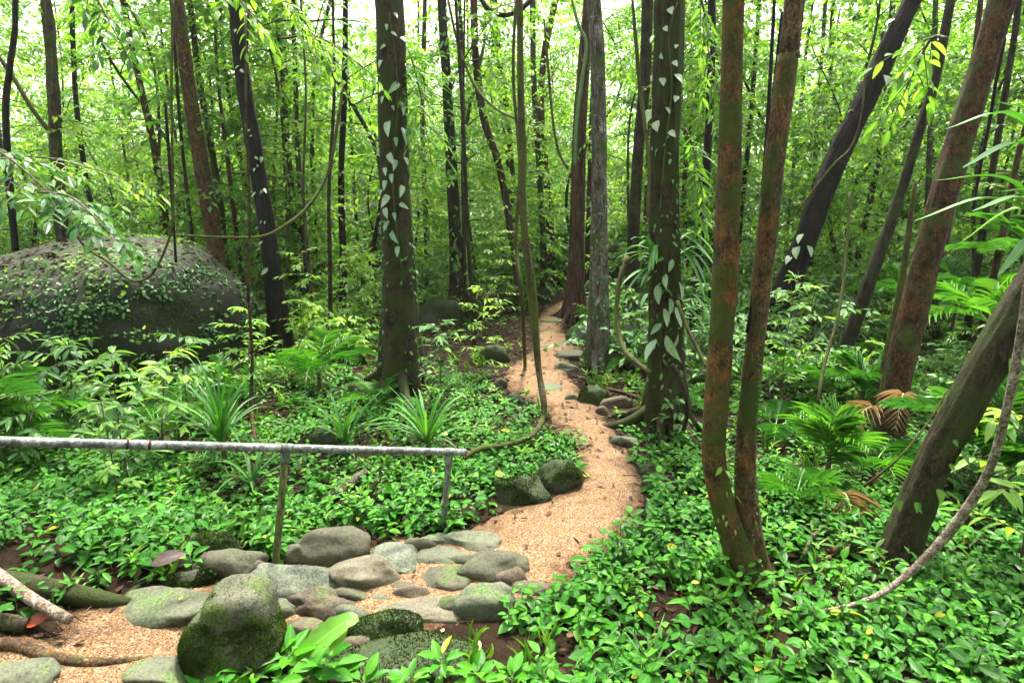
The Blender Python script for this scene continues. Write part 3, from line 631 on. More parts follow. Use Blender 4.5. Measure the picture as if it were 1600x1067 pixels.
# ------------------------------------------------------------------ trees traced from base to top: (x, y, width)
LIMIT_Z = 8.5
def trunk(name, label, pts, m, Y=None, group='forest trees', flare=.5, lob=5, k=18, rough=.09, seed=1, cat='tree', lean=0.0, roots=0, zmax=LIMIT_Z, base=True):
    if Y is None: b0 = gp(pts[0][0], pts[0][1]); Yb = b0[1]
    else: Yb = Y; b0 = at(pts[0][0], pts[0][1], Y); b0[2] = float(gz(b0[0], Y)) 
    P = [b0]; Rr = []
    for q in pts[1:]:
        p = at(q[0], q[1], Yb); 
        if lean: p = at(q[0], q[1], Yb + lean * (p[2] - b0[2]))
        P.append(p)
    P = np.array(P); Rr = np.array([q[2] * .83 for q in pts]) / 2 * np.array([depth(p) for p in P]) / FPX
    if P[-1][2] < zmax and base:
        d = unit(P[-1] - P[-2]); t = (zmax - P[-1][2]) / max(d[2], .3); P = np.vstack([P, P[-1] + d * t * .5 + (0, 0, .1), P[-1] + d * t]); Rr = np.append(Rr, [Rr[-1] * .88, Rr[-1] * .7])
    P4 = np.vstack([np.append(P[0] - (0, 0, .2), Rr[0]), np.column_stack([P, Rr])])
    if base: n = max(14, int(np.linalg.norm(np.diff(P, axis=0), axis=1).sum() / (.05 if k > 14 else .1)))
    else: n = 30
    C = catmull(P4, n); rad = np.maximum(C[:, 3], .002)
    z0 = b0[2]; ph = seed * 1.7
    def rf(Pp, th):
        h = np.clip(Pp[:, 2] - z0, 0, 9)[:, None]
        return 1 + flare * np.exp(-h / (.16 + 1.3 * Rr[0])) * (.55 + .45 * np.cos(lob * th[None] + ph)) + .05 * np.cos(lob * th[None] + ph + h * .7) * (flare > .3)
    root = empty(name, b0, label, cat, group)
    b = MB(); tube(b, C[:, :3] - b0, rad, k * 2 if k > 14 else k, rough, seed, (lambda Pp, th: rf(Pp + b0, th)))
    b.build('trunk', M[m], root)
    rg = np.random.default_rng(seed + 500)
    for j in range(roots):
        a = j / roots * 6.283 + rg.uniform(-.35, .35); r0 = Rr[0] * 1.0; Lr = rg.uniform(1.6, 4.2) * Rr[0] + .15
        t = np.linspace(0, 1, 9); ang = a + rg.uniform(-.5, .5) * t
        x = (r0 * .75 + Lr * t) * np.cos(ang); y = (r0 * .75 + Lr * t) * np.sin(ang); z = gz(x + b0[0], y + b0[1]) - b0[2] + (1 - t) ** 2.6 * (.10 + r0 * .9) - .03 * t - .01
        b = MB(); tube(b, np.stack([x, y, z], 1), (1 - t * .85) * r0 * rg.uniform(.18, .34) + .006, 9, .12, seed + j)
        b.build('root', M[m], root)
    TRUNKS.append((b0[0], b0[1], Rr[0] * 1.4))
    return root, C, z0
TRUNKS = []
def line_pts(C, z0=None): return C

TA = trunk('rainforest_tree', 'thick dark mossy trunk with pale climbing leaves up its face', [(628, 612, 72), (626, 520, 68), (622, 400, 56), (615, 250, 53), (612, 120, 51), (608, 0, 50)], 'bark_moss', flare=.45, k=28, seed=3, roots=5)
TB = trunk('rainforest_tree', 'stout vine-clad trunk with strap ferns sprouting at mid height by the path', [(1040, 672, 70), (1042, 560, 62), (1040, 430, 58), (1036, 300, 54), (1042, 160, 52), (1048, 0, 52)], 'bark_moss', flare=.55, k=28, seed=4, roots=6, lob=6, rough=.13)
TC = trunk('rainforest_tree', 'pale grey lichen-streaked trunk rising straight beside the path', [(932, 572, 42), (935, 480, 36), (936, 350, 29), (936, 200, 27), (934, 90, 26), (928, 0, 25)], 'bark_grey', flare=.7, k=22, seed=5, roots=3)
TD = trunk('rainforest_tree', 'reddish brown trunk with a flared foot at the far bend of the path', [(896, 500, 36), (899, 440, 29), (903, 330, 26), (905, 220, 25), (912, 100, 22), (920, 0, 20)], 'bark_red', flare=.8, k=20, seed=6, roots=5)
T4 = trunk('rainforest_tree', 'straight brown trunk flecked with white lichen beside the great boulder', [(362, 520, 30), (345, 430, 28), (322, 300, 27), (300, 170, 25), (284, 60, 24), (276, 0, 24)], 'bark_brown', flare=.25, seed=7)
T5 = trunk('rainforest_tree', 'black leaning trunk with a ridged foot beyond the strap-leaved plant', [(440, 556, 40), (428, 440, 32), (412, 320, 27), (392, 200, 26), (376, 90, 25), (366, 0, 24)], 'bark_black', flare=.35, k=22, seed=8, rough=.14, roots=4)
T8 = trunk('rainforest_tree', 'dark trunk dressed in small ivy leaves behind the boulder with an overhang', [(718, 495, 34), (714, 420, 24), (708, 300, 21), (700, 160, 18), (692, 40, 16), (690, 0, 16)], 'bark_dark', flare=.8, seed=9, roots=5)
TP = trunk('rainforest_tree', 'mossy trunk mottled rust orange, with a bent foot in the ground cover', [(1172, 902, 50), (1150, 850, 44), (1118, 740, 40), (1118, 640, 42), (1130, 480, 43), (1138, 320, 42), (1142, 160, 39), (1146, 0, 38)], 'bark_orange', flare=.3, k=24, seed=10, rough=.11)
TQ = trunk('rainforest_tree', 'smoother tan trunk growing from the same foot as the orange-mottled one', [(1186, 898, 40), (1170, 820, 42), (1165, 700, 34), (1180, 540, 33), (1195, 400, 34), (1212, 240, 36), (1232, 90, 36), (1242, 0, 35)], 'bark_tan', flare=.3, k=22, seed=11, rough=.10)
TK = trunk('rainforest_tree', 'black slanting trunk split near the top, leaning across the forest', [(1202, 545, 46), (1222, 470, 44), (1256, 380, 38), (1300, 265, 37), (1350, 160, 36), (1392, 70, 34), (1425, 0, 30)], 'bark_black', flare=.15, k=20, seed=12, rough=.16)
T20 = trunk('rainforest_tree', 'curved dark slim trunk bowing over between black slanting and brown leaning trunks', [(1302, 588, 26), (1330, 520, 24), (1362, 430, 22), (1398, 330, 19), (1432, 220, 17), (1462, 120, 16), (1486, 0, 15)], 'bark_dark', flare=.2, seed=13)
T21 = trunk('rainforest_tree', 'brown leaning trunk with dried fronds about its foot', [(1384, 690, 50), (1402, 590, 46), (1432, 470, 46), (1462, 350, 46), (1500, 220, 45), (1540, 90, 44), (1566, 0, 44)], 'bark_brown', flare=.25, k=22, seed=14)
T21b = trunk('sapling', 'slim mossy stem pressed against the brown leaning trunk', [(1362, 660, 15), (1378, 590, 15), (1398, 500, 14), (1412, 420, 12), (1424, 330, 9)], 'liana', Y=None, flare=.1, k=10, seed=15, zmax=2.4)
T22 = trunk('rainforest_tree', 'thickest slanting trunk, dark and mossy, leaning out over the curved white branch', [(1402, 878, 60), (1428, 800, 58), (1470, 700, 58), (1530, 590, 62), (1596, 480, 64), (1690, 330, 64), (1800, 150, 60)], 'bark_moss', flare=.3, k=26, seed=16, rough=.12)
T2 = trunk('rainforest_tree', 'knobby mottled trunk rising behind the great boulder', [(100, 420, 22), (92, 300, 20), (86, 200, 19), (82, 120, 18), (76, 40, 17), (72, 0, 16)], 'bark_mid', Y=11.0, flare=.1, seed=17, rough=.22)
T1 = trunk('rainforest_tree', 'thin blackish crooked trunk at the picture edge above the boulder', [(2, 330, 13), (10, 210, 12), (15, 110, 11), (23, 50, 10), (24, 0, 10)], 'bark_black', Y=10.2, flare=.1, k=10, seed=18)
T3 = trunk('rainforest_tree', 'slim brown trunk leaning away behind the lichen-flecked one', [(262, 360, 14), (245, 255, 13), (225, 160, 12), (208, 80, 11), (192, 0, 11)], 'bark_brown', Y=12.5, flare=.1, k=10, seed=19)
T4b = trunk('rainforest_tree', 'greenish mossy trunk close behind the lichen-flecked brown trunk', [(352, 420, 15), (345, 330, 13), (330, 230, 12), (312, 130, 11), (300, 30, 11), (296, 0, 10)], 'bark_moss', Y=11.5, flare=.1, k=10, seed=20)
T4c = trunk('sapling', 'thin dark stem standing between great boulder and lichen-flecked trunk', [(302, 390, 8), (292, 300, 7), (282, 200, 6), (276, 120, 6), (268, 0, 5)], 'bark_dark', Y=10.5, flare=.1, k=8, seed=21)
for lb, pts, m, Yv, s in [
    ('first of the slim mossy trunks in the cluster beyond the black leaning trunk', [(470, 400, 12), (452, 260, 11), (442, 120, 10), (430, 0, 10)], 'bark_moss', 13.0, 22),
    ('dark trunk of the close cluster beyond the black leaning trunk', [(458, 420, 13), (450, 300, 11), (446, 150, 10), (440, 0, 9)], 'bark_dark', 14.5, 23),
    ('pale greenish trunk ending the cluster beyond the black leaning trunk', [(478, 390, 11), (466, 250, 10), (462, 120, 9), (456, 0, 9)], 'bark_mid', 12.2, 24),
    ('very thin dark sapling trunk rooted well before the slim black one', [(516, 538, 8), (516, 430, 8), (514, 300, 7), (522, 150, 6), (520, 0, 5)], 'bark_dark', None, 25),
    ('slim black trunk halfway between black leaning and thick mossy trunks', [(535, 492, 14), (536, 400, 13), (533, 280, 12), (538, 150, 11), (540, 0, 10)], 'bark_black', None, 26),
    ('slender olive trunk beside the slim black one', [(498, 462, 10), (496, 380, 9), (488, 250, 8), (492, 110, 7), (516, 0, 7)], 'bark_moss', None, 27),
    ('hair-thin sapling stem in front of the slim trunk cluster', [(490, 535, 6), (484, 430, 6), (474, 300, 5), (478, 150, 4), (470, 0, 4)], 'bark_mid', None, 28),
    ('thin upright trunk just beside the ivy-dressed trunk', [(742, 560, 9), (738, 470, 8), (730, 350, 8), (724, 200, 7), (716, 60, 7), (712, 0, 6)], 'bark_dark', None, 29),
    ('bent reddish trunk crossing behind the ivy-dressed trunk towards the liana', [(815, 440, 15), (798, 360, 14), (780, 260, 14), (757, 190, 15), (744, 100, 15), (740, 0, 14)], 'bark_red', 12.5, 30),
    ('slim grey-green trunk behind the mossy rock at the path end', [(848, 468, 13), (849, 380, 12), (842, 260, 11), (834, 120, 11), (832, 0, 11)], 'bark_mid', None, 31),
    ('brown trunk leaning away above the far path, its top bending outwards', [(862, 440, 16), (858, 330, 14), (846, 190, 13), (850, 90, 13), (868, 0, 13)], 'bark_red', 15.5, 32),
    ('forked dark trunk with crooked boughs against the bright sky', [(806, 420, 16), (800, 300, 16), (790, 180, 17), (776, 80, 18), (770, 0, 18)], 'bark_dark', 16.5, 33),
    ('narrow trunk tucked behind the reddish path-bend trunk', [(918, 466, 13), (919, 400, 12), (922, 280, 11), (926, 150, 10), (930, 0, 9)], 'bark_red', None, 34),
    ('dark ivy-covered trunk half hidden behind the vine-clad trunk', [(984, 470, 24), (990, 360, 22), (998, 230, 21), (1008, 110, 22), (1012, 0, 22)], 'bark_dark', 10.4, 35),
    ('short black trunk in shade between vine-clad and orange-mottled trunks', [(1084, 540, 22), (1088, 460, 20), (1098, 330, 17), (1108, 200, 15), (1112, 60, 14), (1112, 0, 14)], 'bark_black', None, 36),
    ('thin dark trunk running alongside the smooth tan trunk', [(1172, 560, 9), (1178, 470, 9), (1190, 330, 8), (1200, 180, 7), (1208, 40, 7), (1210, 0, 6)], 'bark_black', None, 37),
    ('dim slender trunk behind the black slanting trunk', [(1330, 470, 13), (1345, 380, 12), (1372, 250, 11), (1385, 150, 11), (1395, 0, 10)], 'bark_dark', None, 38),
    ('pale peeling trunk in sunlight beside the curved dark slim trunk', [(1452, 420, 11), (1450, 300, 10), (1455, 180, 10), (1460, 90, 9), (1462, 0, 9)], 'bark_grey', 11.5, 39),
    ('mottled upright trunk deep among the palms beyond the brown leaning trunk', [(1528, 420, 14), (1550, 270, 12), (1570, 150, 12), (1586, 50, 11), (1592, 0, 11)], 'bark_dark', 9.5, 40),
    ('slim leaning brown trunk at the edge behind the palm fronds', [(1545, 440, 12), (1568, 360, 12), (1592, 240, 11), (1625, 120, 10), (1650, 0, 10)], 'bark_brown', 8.2, 41),
    ('thin moss-green trunk between great boulder and black leaning trunk', [(412, 470, 9), (400, 380, 8), (376, 250, 8), (352, 110, 7), (342, 0, 7)], 'bark_moss', None, 42),
    ('slim straight trunk standing alone past the thick mossy trunk', [(668, 420, 11), (665, 330, 10), (660, 200, 9), (662, 80, 9), (664, 0, 8)], 'bark_mid', 14.0, 43),
    ('dark thin trunk between orange-mottled and tan trunks, far off', [(1150, 440, 10), (1158, 330, 9), (1172, 200, 9), (1180, 90, 8), (1186, 0, 8)], 'bark_dark', 13.0, 44),
    ('lone slender trunk in the sunlit gap beyond the black slanting trunk', [(1268, 430, 9), (1270, 330, 8), (1276, 200, 8), (1284, 90, 7), (1290, 0, 7)], 'bark_mid', 14.5, 45)]:
    trunk('slender_tree', lb, pts, m, Y=Yv, group='slender trees', flare=.3, k=10, seed=s, rough=.1)
trunk('tree_stump', 'short fern-ringed brown stem cut by the picture edge under the boulder', [(16, 632, 26), (8, 570, 24), (-6, 500, 22), (-20, 400, 20), (-40, 200, 18)], 'bark_brown', flare=.2, k=12, seed=46)

# ------------------------------------------------------------------ lianas, branches
def cord(name, label, pts, m, cat='vine', group='lianas', k=8, rough=.12, seed=1, n=None, Ys=None):
    """pts: (px, py, width px, Y)"""
    P = np.array([np.append(at(q[0], q[1], q[3]), q[2] / 2 * depth(at(q[0], q[1], q[3])) / FPX) for q in pts])
    n = n or max(16, int(np.linalg.norm(np.diff(P[:, :3], axis=0), axis=1).sum() / .06))
    C = catmull(P, n); b = MB(); org = P[0, :3].copy(); tube(b, C[:, :3] - org, np.maximum(C[:, 3], .0015), k, rough, seed)
    o = b.build(name, M[m]); o.location = org; return tag(o, label, cat, group), C

yl = gp(848, 660)[1]
cord('liana', 'thick mossy liana hanging over the path and curling along the ground', [(812, 0, 11, yl), (813, 120, 11, yl), (816, 250, 12, yl), (818, 340, 13, yl), (828, 430, 13, yl), (835, 510, 13, yl), (842, 580, 10, yl - .05), (850, 625, 9, yl - .25), (847, 655, 9, gp(848, 680)[1]), (828, 682, 8, gp(828, 704)[1]), (785, 696, 8, gp(785, 718)[1]), (748, 702, 9, gp(748, 726)[1]), (725, 716, 7, gp(715, 735)[1])], 'liana', rough=.38, k=12)
cord('liana', 'slim dark liana twisting beside the thick hanging one', [(806, 0, 5, yl + .4), (802, 120, 5, yl + .4), (812, 260, 5, yl + .4), (806, 380, 5, yl + .4), (816, 470, 6, yl + .4), (820, 560, 6, gp(820, 582)[1]), (820, 582, 6, gp(820, 582)[1])], 'liana', seed=2)
cord('liana', 'twisted greenish liana sweeping from the slim black trunk to the lichen-flecked trunk', [(536, 130, 4, 8.6), (528, 190, 5, 8.5), (512, 270, 5, 8.4), (482, 322, 5, 8.2), (440, 356, 5, 8.0), (405, 370, 4, 7.9), (350, 371, 4, 7.9), (268, 367, 3, 7.8)], 'liana', seed=3, rough=.25)
cord('liana', 'looping thin liana drooping before the great boulder top', [(270, 0, 4, 6.1), (268, 150, 4, 6.1), (270, 300, 4, 6.1), (268, 360, 4, 6.1), (240, 425, 4, 6.1), (208, 439, 4, 6.1), (170, 410, 4, 6.1), (128, 380, 4, 6.1), (108, 330, 3, 6.1)], 'liana', seed=4)
cord('liana', 'straight dark vine hanging down near the lichen-flecked trunk', [(258, 160, 4, 6.4), (264, 240, 5, 6.4), (270, 330, 4, 6.4), (275, 410, 4, 6.4)], 'bark_black', seed=5)
cord('liana', 'reddish thin vine stem dropping before the black leaning trunk to the strap-leaved plant', [(388, 20, 4, 5.6), (384, 160, 4, 5.6), (390, 330, 4, 5.6), (388, 450, 5, 5.6), (394, 560, 5, 5.6), (392, 640, 6, 5.6), (402, 700, 6, gp(402, 712)[1]), (402, 715, 6, gp(402, 712)[1])], 'bark_brown', seed=6)
cord('liana', 'long thin liana slanting down from the ivy-dressed trunk top', [(700, 0, 4, 9), (716, 70, 4, 9), (742, 135, 4, 9), (775, 170, 4, 8.8), (806, 186, 4, 8.5)], 'liana', seed=7)
cord('liana', 'crooked bough curling against the white sky above the path', [(745, -12, 7, 11), (762, 14, 8, 11), (786, 24, 8, 11), (812, 16, 8, 11), (840, -10, 8, 11)], 'bark_dark', seed=8)
cord('liana', 'thin vine hanging free before the brown leaning-away trunk', [(850, 30, 3, 9), (856, 100, 4, 9), (864, 190, 4, 9), (874, 240, 4, 9), (888, 264, 4, 9)], 'liana', seed=9)
cord('liana', 'pale green vine winding down the reddish path-bend trunk', [(892, -5, 4, 10.7), (904, 40, 5, 10.7), (916, 70, 5, 10.7), (909, 130, 6, 10.7), (901, 190, 6, 10.7), (898, 260, 5, 10.7)], 'greenstem', seed=10)
cord('liana', 'pale slim vine running down beside the vine-clad trunk', [(988, 0, 5, 5.9), (994, 70, 6, 5.9), (1000, 140, 6, 5.9), (1008, 200, 6, 5.8), (1014, 260, 5, 5.7), (1012, 340, 5, 5.6)], 'liana', seed=11)
cord('liana', 'dark looping vine on the path side of the vine-clad trunk foot', [(980, 400, 8, 6.2), (968, 440, 8, 6.1), (964, 490, 8, 6.0), (972, 540, 8, 5.8), (990, 562, 8, 5.6), (1016, 582, 7, 5.4)], 'liana', seed=12)
cord('liana', 'mossy vine drooping from the vine-clad trunk towards the orange-mottled trunk', [(1058, 470, 6, 5.0), (1072, 510, 6, 4.9), (1090, 545, 6, 4.8), (1104, 575, 5, 4.7)], 'liana', seed=13)
cord('liana', 'dark vine root arching off the vine-clad trunk to the ground', [(1050, 570, 7, 5.2), (1066, 600, 7, 5.2), (1074, 640, 7, 5.2), (1068, 672, 7, 5.25)], 'bark_dark', seed=14)
cord('liana', 'black hair-thin vine hanging against the tan trunk', [(1222, 20, 5, 3.5), (1208, 150, 5, 3.5), (1192, 300, 5, 3.5), (1180, 430, 5, 3.45), (1168, 520, 5, 3.4)], 'bark_black', seed=15)
cord('liana', 'curving vine crossing the black slanting trunk', [(1352, 110, 3, 7.4), (1346, 180, 3, 7.3), (1330, 230, 3, 7.3), (1300, 260, 3, 7.3), (1246, 330, 3, 7.4)], 'liana', seed=16)
cord('liana', 'pale green cane leaning among palms before the slanting trunks', [(1328, 300, 4, 5.6), (1322, 400, 4, 5.4), (1310, 490, 5, 5.2), (1288, 570, 5, 5.0), (1276, 640, 5, 4.9), (1272, 680, 4, gp(1272, 690)[1])], 'liana', seed=17)
cord('liana', 'straight vine rope hanging beside the ivy-dressed trunk', [(726, 0, 3, 9.5), (724, 160, 3, 9.5), (722, 300, 3, 9.5), (728, 420, 3, 9.5)], 'bark_dark', seed=18)
cord('liana', 'diagonal mossy bough reaching the knobby mottled trunk', [(-10, 78, 6, 10.8), (20, 120, 7, 10.8), (50, 170, 7, 10.8), (82, 212, 6, 10.9)], 'liana', seed=19)
cord('liana', 'dark vine hanging close to the brown leaning trunk top', [(1570, 60, 5, 4.6), (1556, 130, 5, 4.6), (1546, 190, 5, 4.6), (1532, 260, 5, 4.6), (1520, 330, 4, 4.6)], 'bark_black', seed=20)
cord('liana', 'thin vine strung along the slanting mossy trunk', [(1480, 610, 3, 3.6), (1450, 660, 3, 3.5), (1400, 720, 3, 3.4), (1350, 760, 4, 3.5)], 'bark_brown', seed=21)
G5 = 'fallen branches and logs'
cord('fallen_branch', 'long curved whitish branch sweeping down into the ground cover', [(1606, 440, 12, 2.6), (1596, 520, 13, 2.65), (1575, 630, 13, 2.7), (1545, 735, 13, 2.8), (1492, 820, 14, 2.9), (1432, 885, 12, 2.95), (1372, 930, 9, 2.95), (1310, 950, 6, 2.95), (1275, 953, 3, 2.95)], 'bark_white', 'branch', G5, seed=22, rough=.1)
def lying(name, label, pts, m, seed, rough=.15, k=10, lift=.0):
    return cord(name, label, [(a, b, w, gp(a, b + w * .4)[1] - lift) for a, b, w in pts], m, 'log' if 'log' in name else 'branch', G5, k, rough, seed)
lying('fallen_branch', 'pale brown dead stick pointing down to the gravel at the picture edge', [(-15, 888, 17), (20, 915, 18), (60, 942, 18), (108, 968, 16)], 'bark_white', 23, lift=.10)
lying('log', 'dark mossy log lying behind the pale dead stick', [(-20, 905, 32), (40, 915, 36), (110, 928, 32), (170, 938, 24), (205, 940, 12)], 'bark_moss', 24)
lying('log', 'stubby olive log end beside the red dead leaf', [(-30, 970, 24), (10, 972, 26), (42, 976, 22)], 'bark_mid', 25)
lying('surface_root', 'brown root snaking through the gravel to the slab', [(-20, 1008, 22), (30, 1008, 22), (80, 1026, 20), (140, 1034, 18), (200, 1032, 12), (255, 1024, 6), (275, 1020, 3)], 'bark_tan', 26)
lying('log', 'weathered grey-brown log lying in ground cover behind the rail', [(500, 788, 7), (530, 768, 15), (556, 748, 16), (578, 733, 10)], 'bark_grey', 27, lift=.03)
lying('fallen_branch', 'thin dark twig pair at the gravel edge near tan slab', [(172, 960, 8), (190, 938, 9), (210, 920, 8), (228, 908, 5)], 'bark_dark', 28)
lying('fallen_branch', 'small dark stick lying on the bright gravel', [(836, 857, 4), (852, 861, 4), (870, 866, 3), (880, 868, 2)], 'bark_black', 29)
lying('fallen_branch', 'pale fallen branch in the undergrowth under the great boulder', [(115, 645, 6), (150, 652, 7), (190, 665, 6), (220, 680, 4)], 'bark_grey', 30, lift=.05)
lying('fallen_branch', 'thin reddish stick among litter at the slanting trunk foot', [(1325, 860, 5), (1345, 820, 6), (1352, 790, 5)], 'bark_red', 31, lift=.1)
lying('fallen_branch', 'bent twig leaning in the ground cover before the palm', [(1255, 868, 5), (1270, 838, 6), (1298, 815, 5)], 'bark_grey', 32, lift=.1)
lying('log', 'mossy brown log stub beside the slanting mossy trunk', [(1300, 862, 14), (1320, 858, 17), (1345, 854, 15)], 'bark_orange', 33)
lying('surface_root', 'dark root crossing the litter behind the round mossy rock', [(940, 606, 5), (970, 612, 6), (1000, 622, 6), (1020, 626, 4)], 'bark_red', 34)
lying('fallen_branch', 'slim stick in the litter right of the vine-clad trunk', [(1070, 590, 6), (1090, 586, 7), (1110, 574, 5)], 'bark_grey', 35, lift=.05)
lying('fallen_branch', 'brown twig lying across the litter under the slanting black trunk', [(1100, 640, 4), (1150, 630, 5), (1200, 600, 4)], 'bark_brown', 36, lift=.05)

# ------------------------------------------------------------------ handrail
def handrail():
    b1, t1 = gp(425, 884), None; t1 = at(447, 700, b1[1]); b2 = gp(690, 826); t2 = at(702, 706, b2[1])
    d = unit(t1 - t2); e0 = t2 - d * .12; e1 = t1 + d * 2.6
    root = empty('handrail', b1, 'galvanised pipe handrail on two posts beside the stone steps', 'handrail')
    galv = bark_mat('galvanised_pipe', (.12, .135, .13), (.27, .285, .27), moss=.12, mossc=(.16, .19, .09), lichen=.15, lichc=(.36, .38, .36), stretch=1, rough=.45, scale=5, bump=.1)
    green = bark_mat('weathered_post', (.10, .11, .04), (.20, .20, .085), moss=.45, mossc=(.10, .14, .02), lichen=.2, lichc=(.30, .32, .2), rough=.6, bump=.15)
    grey = bark_mat('grey_post', (.11, .13, .11), (.21, .24, .2), moss=.4, mossc=(.08, .12, .05), lichen=.1, rough=.6, bump=.15)
    def seg(name, a, b, r0, m, k=20, n=30, par=root):
        mb = MB(); t = np.linspace(0, 1, n)[:, None]; tube(mb, np.asarray(a) + (np.asarray(b) - a) * t - b1, r0, k, .012, 3); return mb.build(name, m, par)
    sag = e1.copy(); rail = seg('rail', e0, e1, .0245, galv, n=60)
    j = at(220, 692, (t1 + d * .72)[1]); tt = .74
    for q in (.70, .80):
        p = t1 + d * q; seg('joint_band', p - d * .006, p + d * .006, .0275, M['bark_red'], n=4, par=rail)
    seg('joint_sleeve', t1 + d * .71, t1 + d * .79, .0262, galv, n=4, par=rail)
    seg('end_cap', e0 - d * .004, e0 + d * .01, .0262, grey, n=4, par=rail)
    for (b, t, m) in ((b1, t1, green), (b2, t2, grey)):
        b = b - (0, 0, .12); ax = unit(t - b); p = seg('post', b, t - ax * .03, .0215, m, n=24)
        seg('clamp', t - ax * .085, t - ax * .018, .027, grey, n=5, par=p)
        seg('saddle', t - d * .035, t + d * .035, .0285, grey, n=5, par=p)
    p3 = t1 + d * 1.9; seg('post', (p3[0], p3[1], float(gz(p3[0], p3[1])) - .1), p3 - (0, 0, .02), .0215, green)
handrail()

# ------------------------------------------------------------------ plants
def strap_plant(label, base, n, L, w, seed, stem=.2, group='strap-leaved plants', spread=1.0, m='strap', name='strap_leaved_plant', cat='plant', droop=1.0, azr=None):
    rg = np.random.default_rng(seed); root = empty(name, base, label, cat, group); b = MB()
    for j in range(n):
        az = rg.uniform(0, 6.283) if azr is None else rg.uniform(*azr); el = R(rg.uniform(35, 86)) if spread == 1 else R(rg.uniform(20, 75)); l = L * rg.uniform(.6, 1.1); t = np.linspace(0, 1, 13)
        d = np.array((math.cos(az) * math.cos(el), math.sin(az) * math.cos(el), math.sin(el))); sd = np.array((-math.sin(az), math.cos(az), 0))
        k = droop * rg.uniform(.35, .95) * (1.15 - el / 1.7)
        P = np.array((0, 0, stem * rg.uniform(.5, 1))) + d * (l * t)[:, None] + np.array((math.cos(az), math.sin(az), 0)) * (l * .25 * t ** 2)[:, None] - np.array((0, 0, 1.0)) * (l * k * t ** 2.4)[:, None] + sd * (rg.normal(0, .05) * l * t ** 2)[:, None]
        blade(b, P, w * (np.minimum(1, .45 + 3 * t) * (1 - t ** 3.5) + .02) * rg.uniform(.7, 1.1), np.clip(rg.normal(.5, .22), 0, 1))
    b.build('foliage', M[m], root)
    if stem > .05:
        b = MB(); tube(b, np.array([(0, 0, -.05), (.01, 0, stem * .5), (0, 0, stem)]), [.022, .02, .014], 8); b.build('stem', M['twig'], root)
    return root
strap_plant('tall tuft of long arching strap leaves by the rail under the great boulder', gp(352, 735), 46, .80, .014, 61, stem=.36)
strap_plant('smaller strap-leaved tuft behind the rail beside the mossy lump', gp(540, 708), 30, .62, .014, 62, stem=.1)
strap_plant('strap-leaved tuft spreading before the foot of the thick mossy trunk', gp(668, 708), 44, .72, .014, 63, stem=.12)
strap_plant('low grassy tuft in ground cover behind the far rail post', gp(662, 770), 16, .2, .006, 64, stem=.02, group='small grass tufts', name='grass_tuft', cat='grass tuft')
strap_plant('grass tuft of narrow blades rising from foreground ground cover', gp(1015, 1066), 14, .34, .007, 65, stem=.02, group='small grass tufts', name='grass_tuft', cat='grass tuft')
strap_plant('dim grassy tuft left of the tall strap-leaved plant', gp(250, 690), 22, .5, .012, 66, stem=.08)
strap_plant('trailing dark strap tuft under the rail near the near post', gp(395, 770), 16, .5, .012, 67, stem=.1)

def frond_mesh(b, P0, az, L, el, droop, nl, ll, lw, seed, var=.5, curl=.08, vang=62, t_=STRAPT, start=.18, rach=.006):
    rg = np.random.default_rng(seed); t = np.linspace(0, 1, 22)
    h = np.array((math.cos(az), math.sin(az), 0)); s = np.array((-math.sin(az), math.cos(az), 0))
    P = np.asarray(P0) + h * (L * math.cos(el) * (t + .05 * t ** 2))[:, None] + np.array((0, 0, 1.)) * (L * (math.sin(el) * t - droop * t ** 2.2))[:, None] + s * (rg.normal(0, .05) * L * t ** 2)[:, None]
    tube(b, P, rach * (1 - .8 * t) + .0012, 5, var=.6)
    T = unit(np.gradient(P, axis=0)); u = np.linspace(start, .99, nl)
    idx = u * 21; i0 = np.minimum(idx.astype(int), 20); f = (idx - i0)[:, None]; Q = P[i0] * (1 - f) + P[i0 + 1] * f; TT = T[i0]
    S = unit(np.cross(TT, (0, 0, 1))); N = np.cross(S, TT)
    for sg in (1, -1):
        a = np.radians(vang * (1 - .45 * u) + rg.normal(0, 4, nl))[:, None]
        D = TT * np.cos(a) + sg * S * np.sin(a) + N * .3 - np.array((0, 0, curl * .35)) + rg.normal(0, .05, (nl, 3))
        vang_ = 0; l = ll * (np.sin(np.pi * np.clip(u * .86 + .12, 0, 1)) ** .6) * rg.uniform(.88, 1.08, nl)
        leaves(b, Q, D, N + sg * S * -.35, l, lw * rg.uniform(.85, 1.1, nl), np.clip(var + rg.normal(0, .12, nl), 0, 1), t_)

def palm(label, base, n, L, nl, ll, lw, seed, group='small palms in the undergrowth', name='palm', m='palm', stem=.25, el=(30, 75), droop=(.25, .55), az=None, var=.5, lean=(0, 0), cat='palm'):
    rg = np.random.default_rng(seed); root = empty(name, base, label, cat, group)
    top = np.array((lean[0], lean[1], stem))
    if stem > .04:
        b = MB(); tube(b, catmull([(0, 0, -.08), (lean[0] * .3, lean[1] * .3, stem * .5), tuple(top)], 8), np.linspace(.028, .018, 8), 8, .1, seed); b.build('stem', M['twig'], root)
    for j in range(n):
        a = (j * 2.39996 + rg.uniform(-.3, .3)) if az is None else rg.uniform(*az)
        b = MB(); frond_mesh(b, top - (0, 0, .03), a, L * rg.uniform(.75, 1.1), R(rg.uniform(*el)), rg.uniform(*droop), nl, ll, lw, seed * 31 + j, var + rg.normal(0, .1))
        b.build('frond', M[m], root)
    return root
palm('bright green feathery palm growing before the dried fronds', gp(1290, 762), 9, .62, 11, .26, .013, 71, stem=.30, el=(40, 88), var=.85)
palm('low palm spreading beside the orange-mottled trunk foot', gp(1240, 800), 7, .5, 10, .2, .011, 72, stem=.12, el=(15, 60), var=.45)
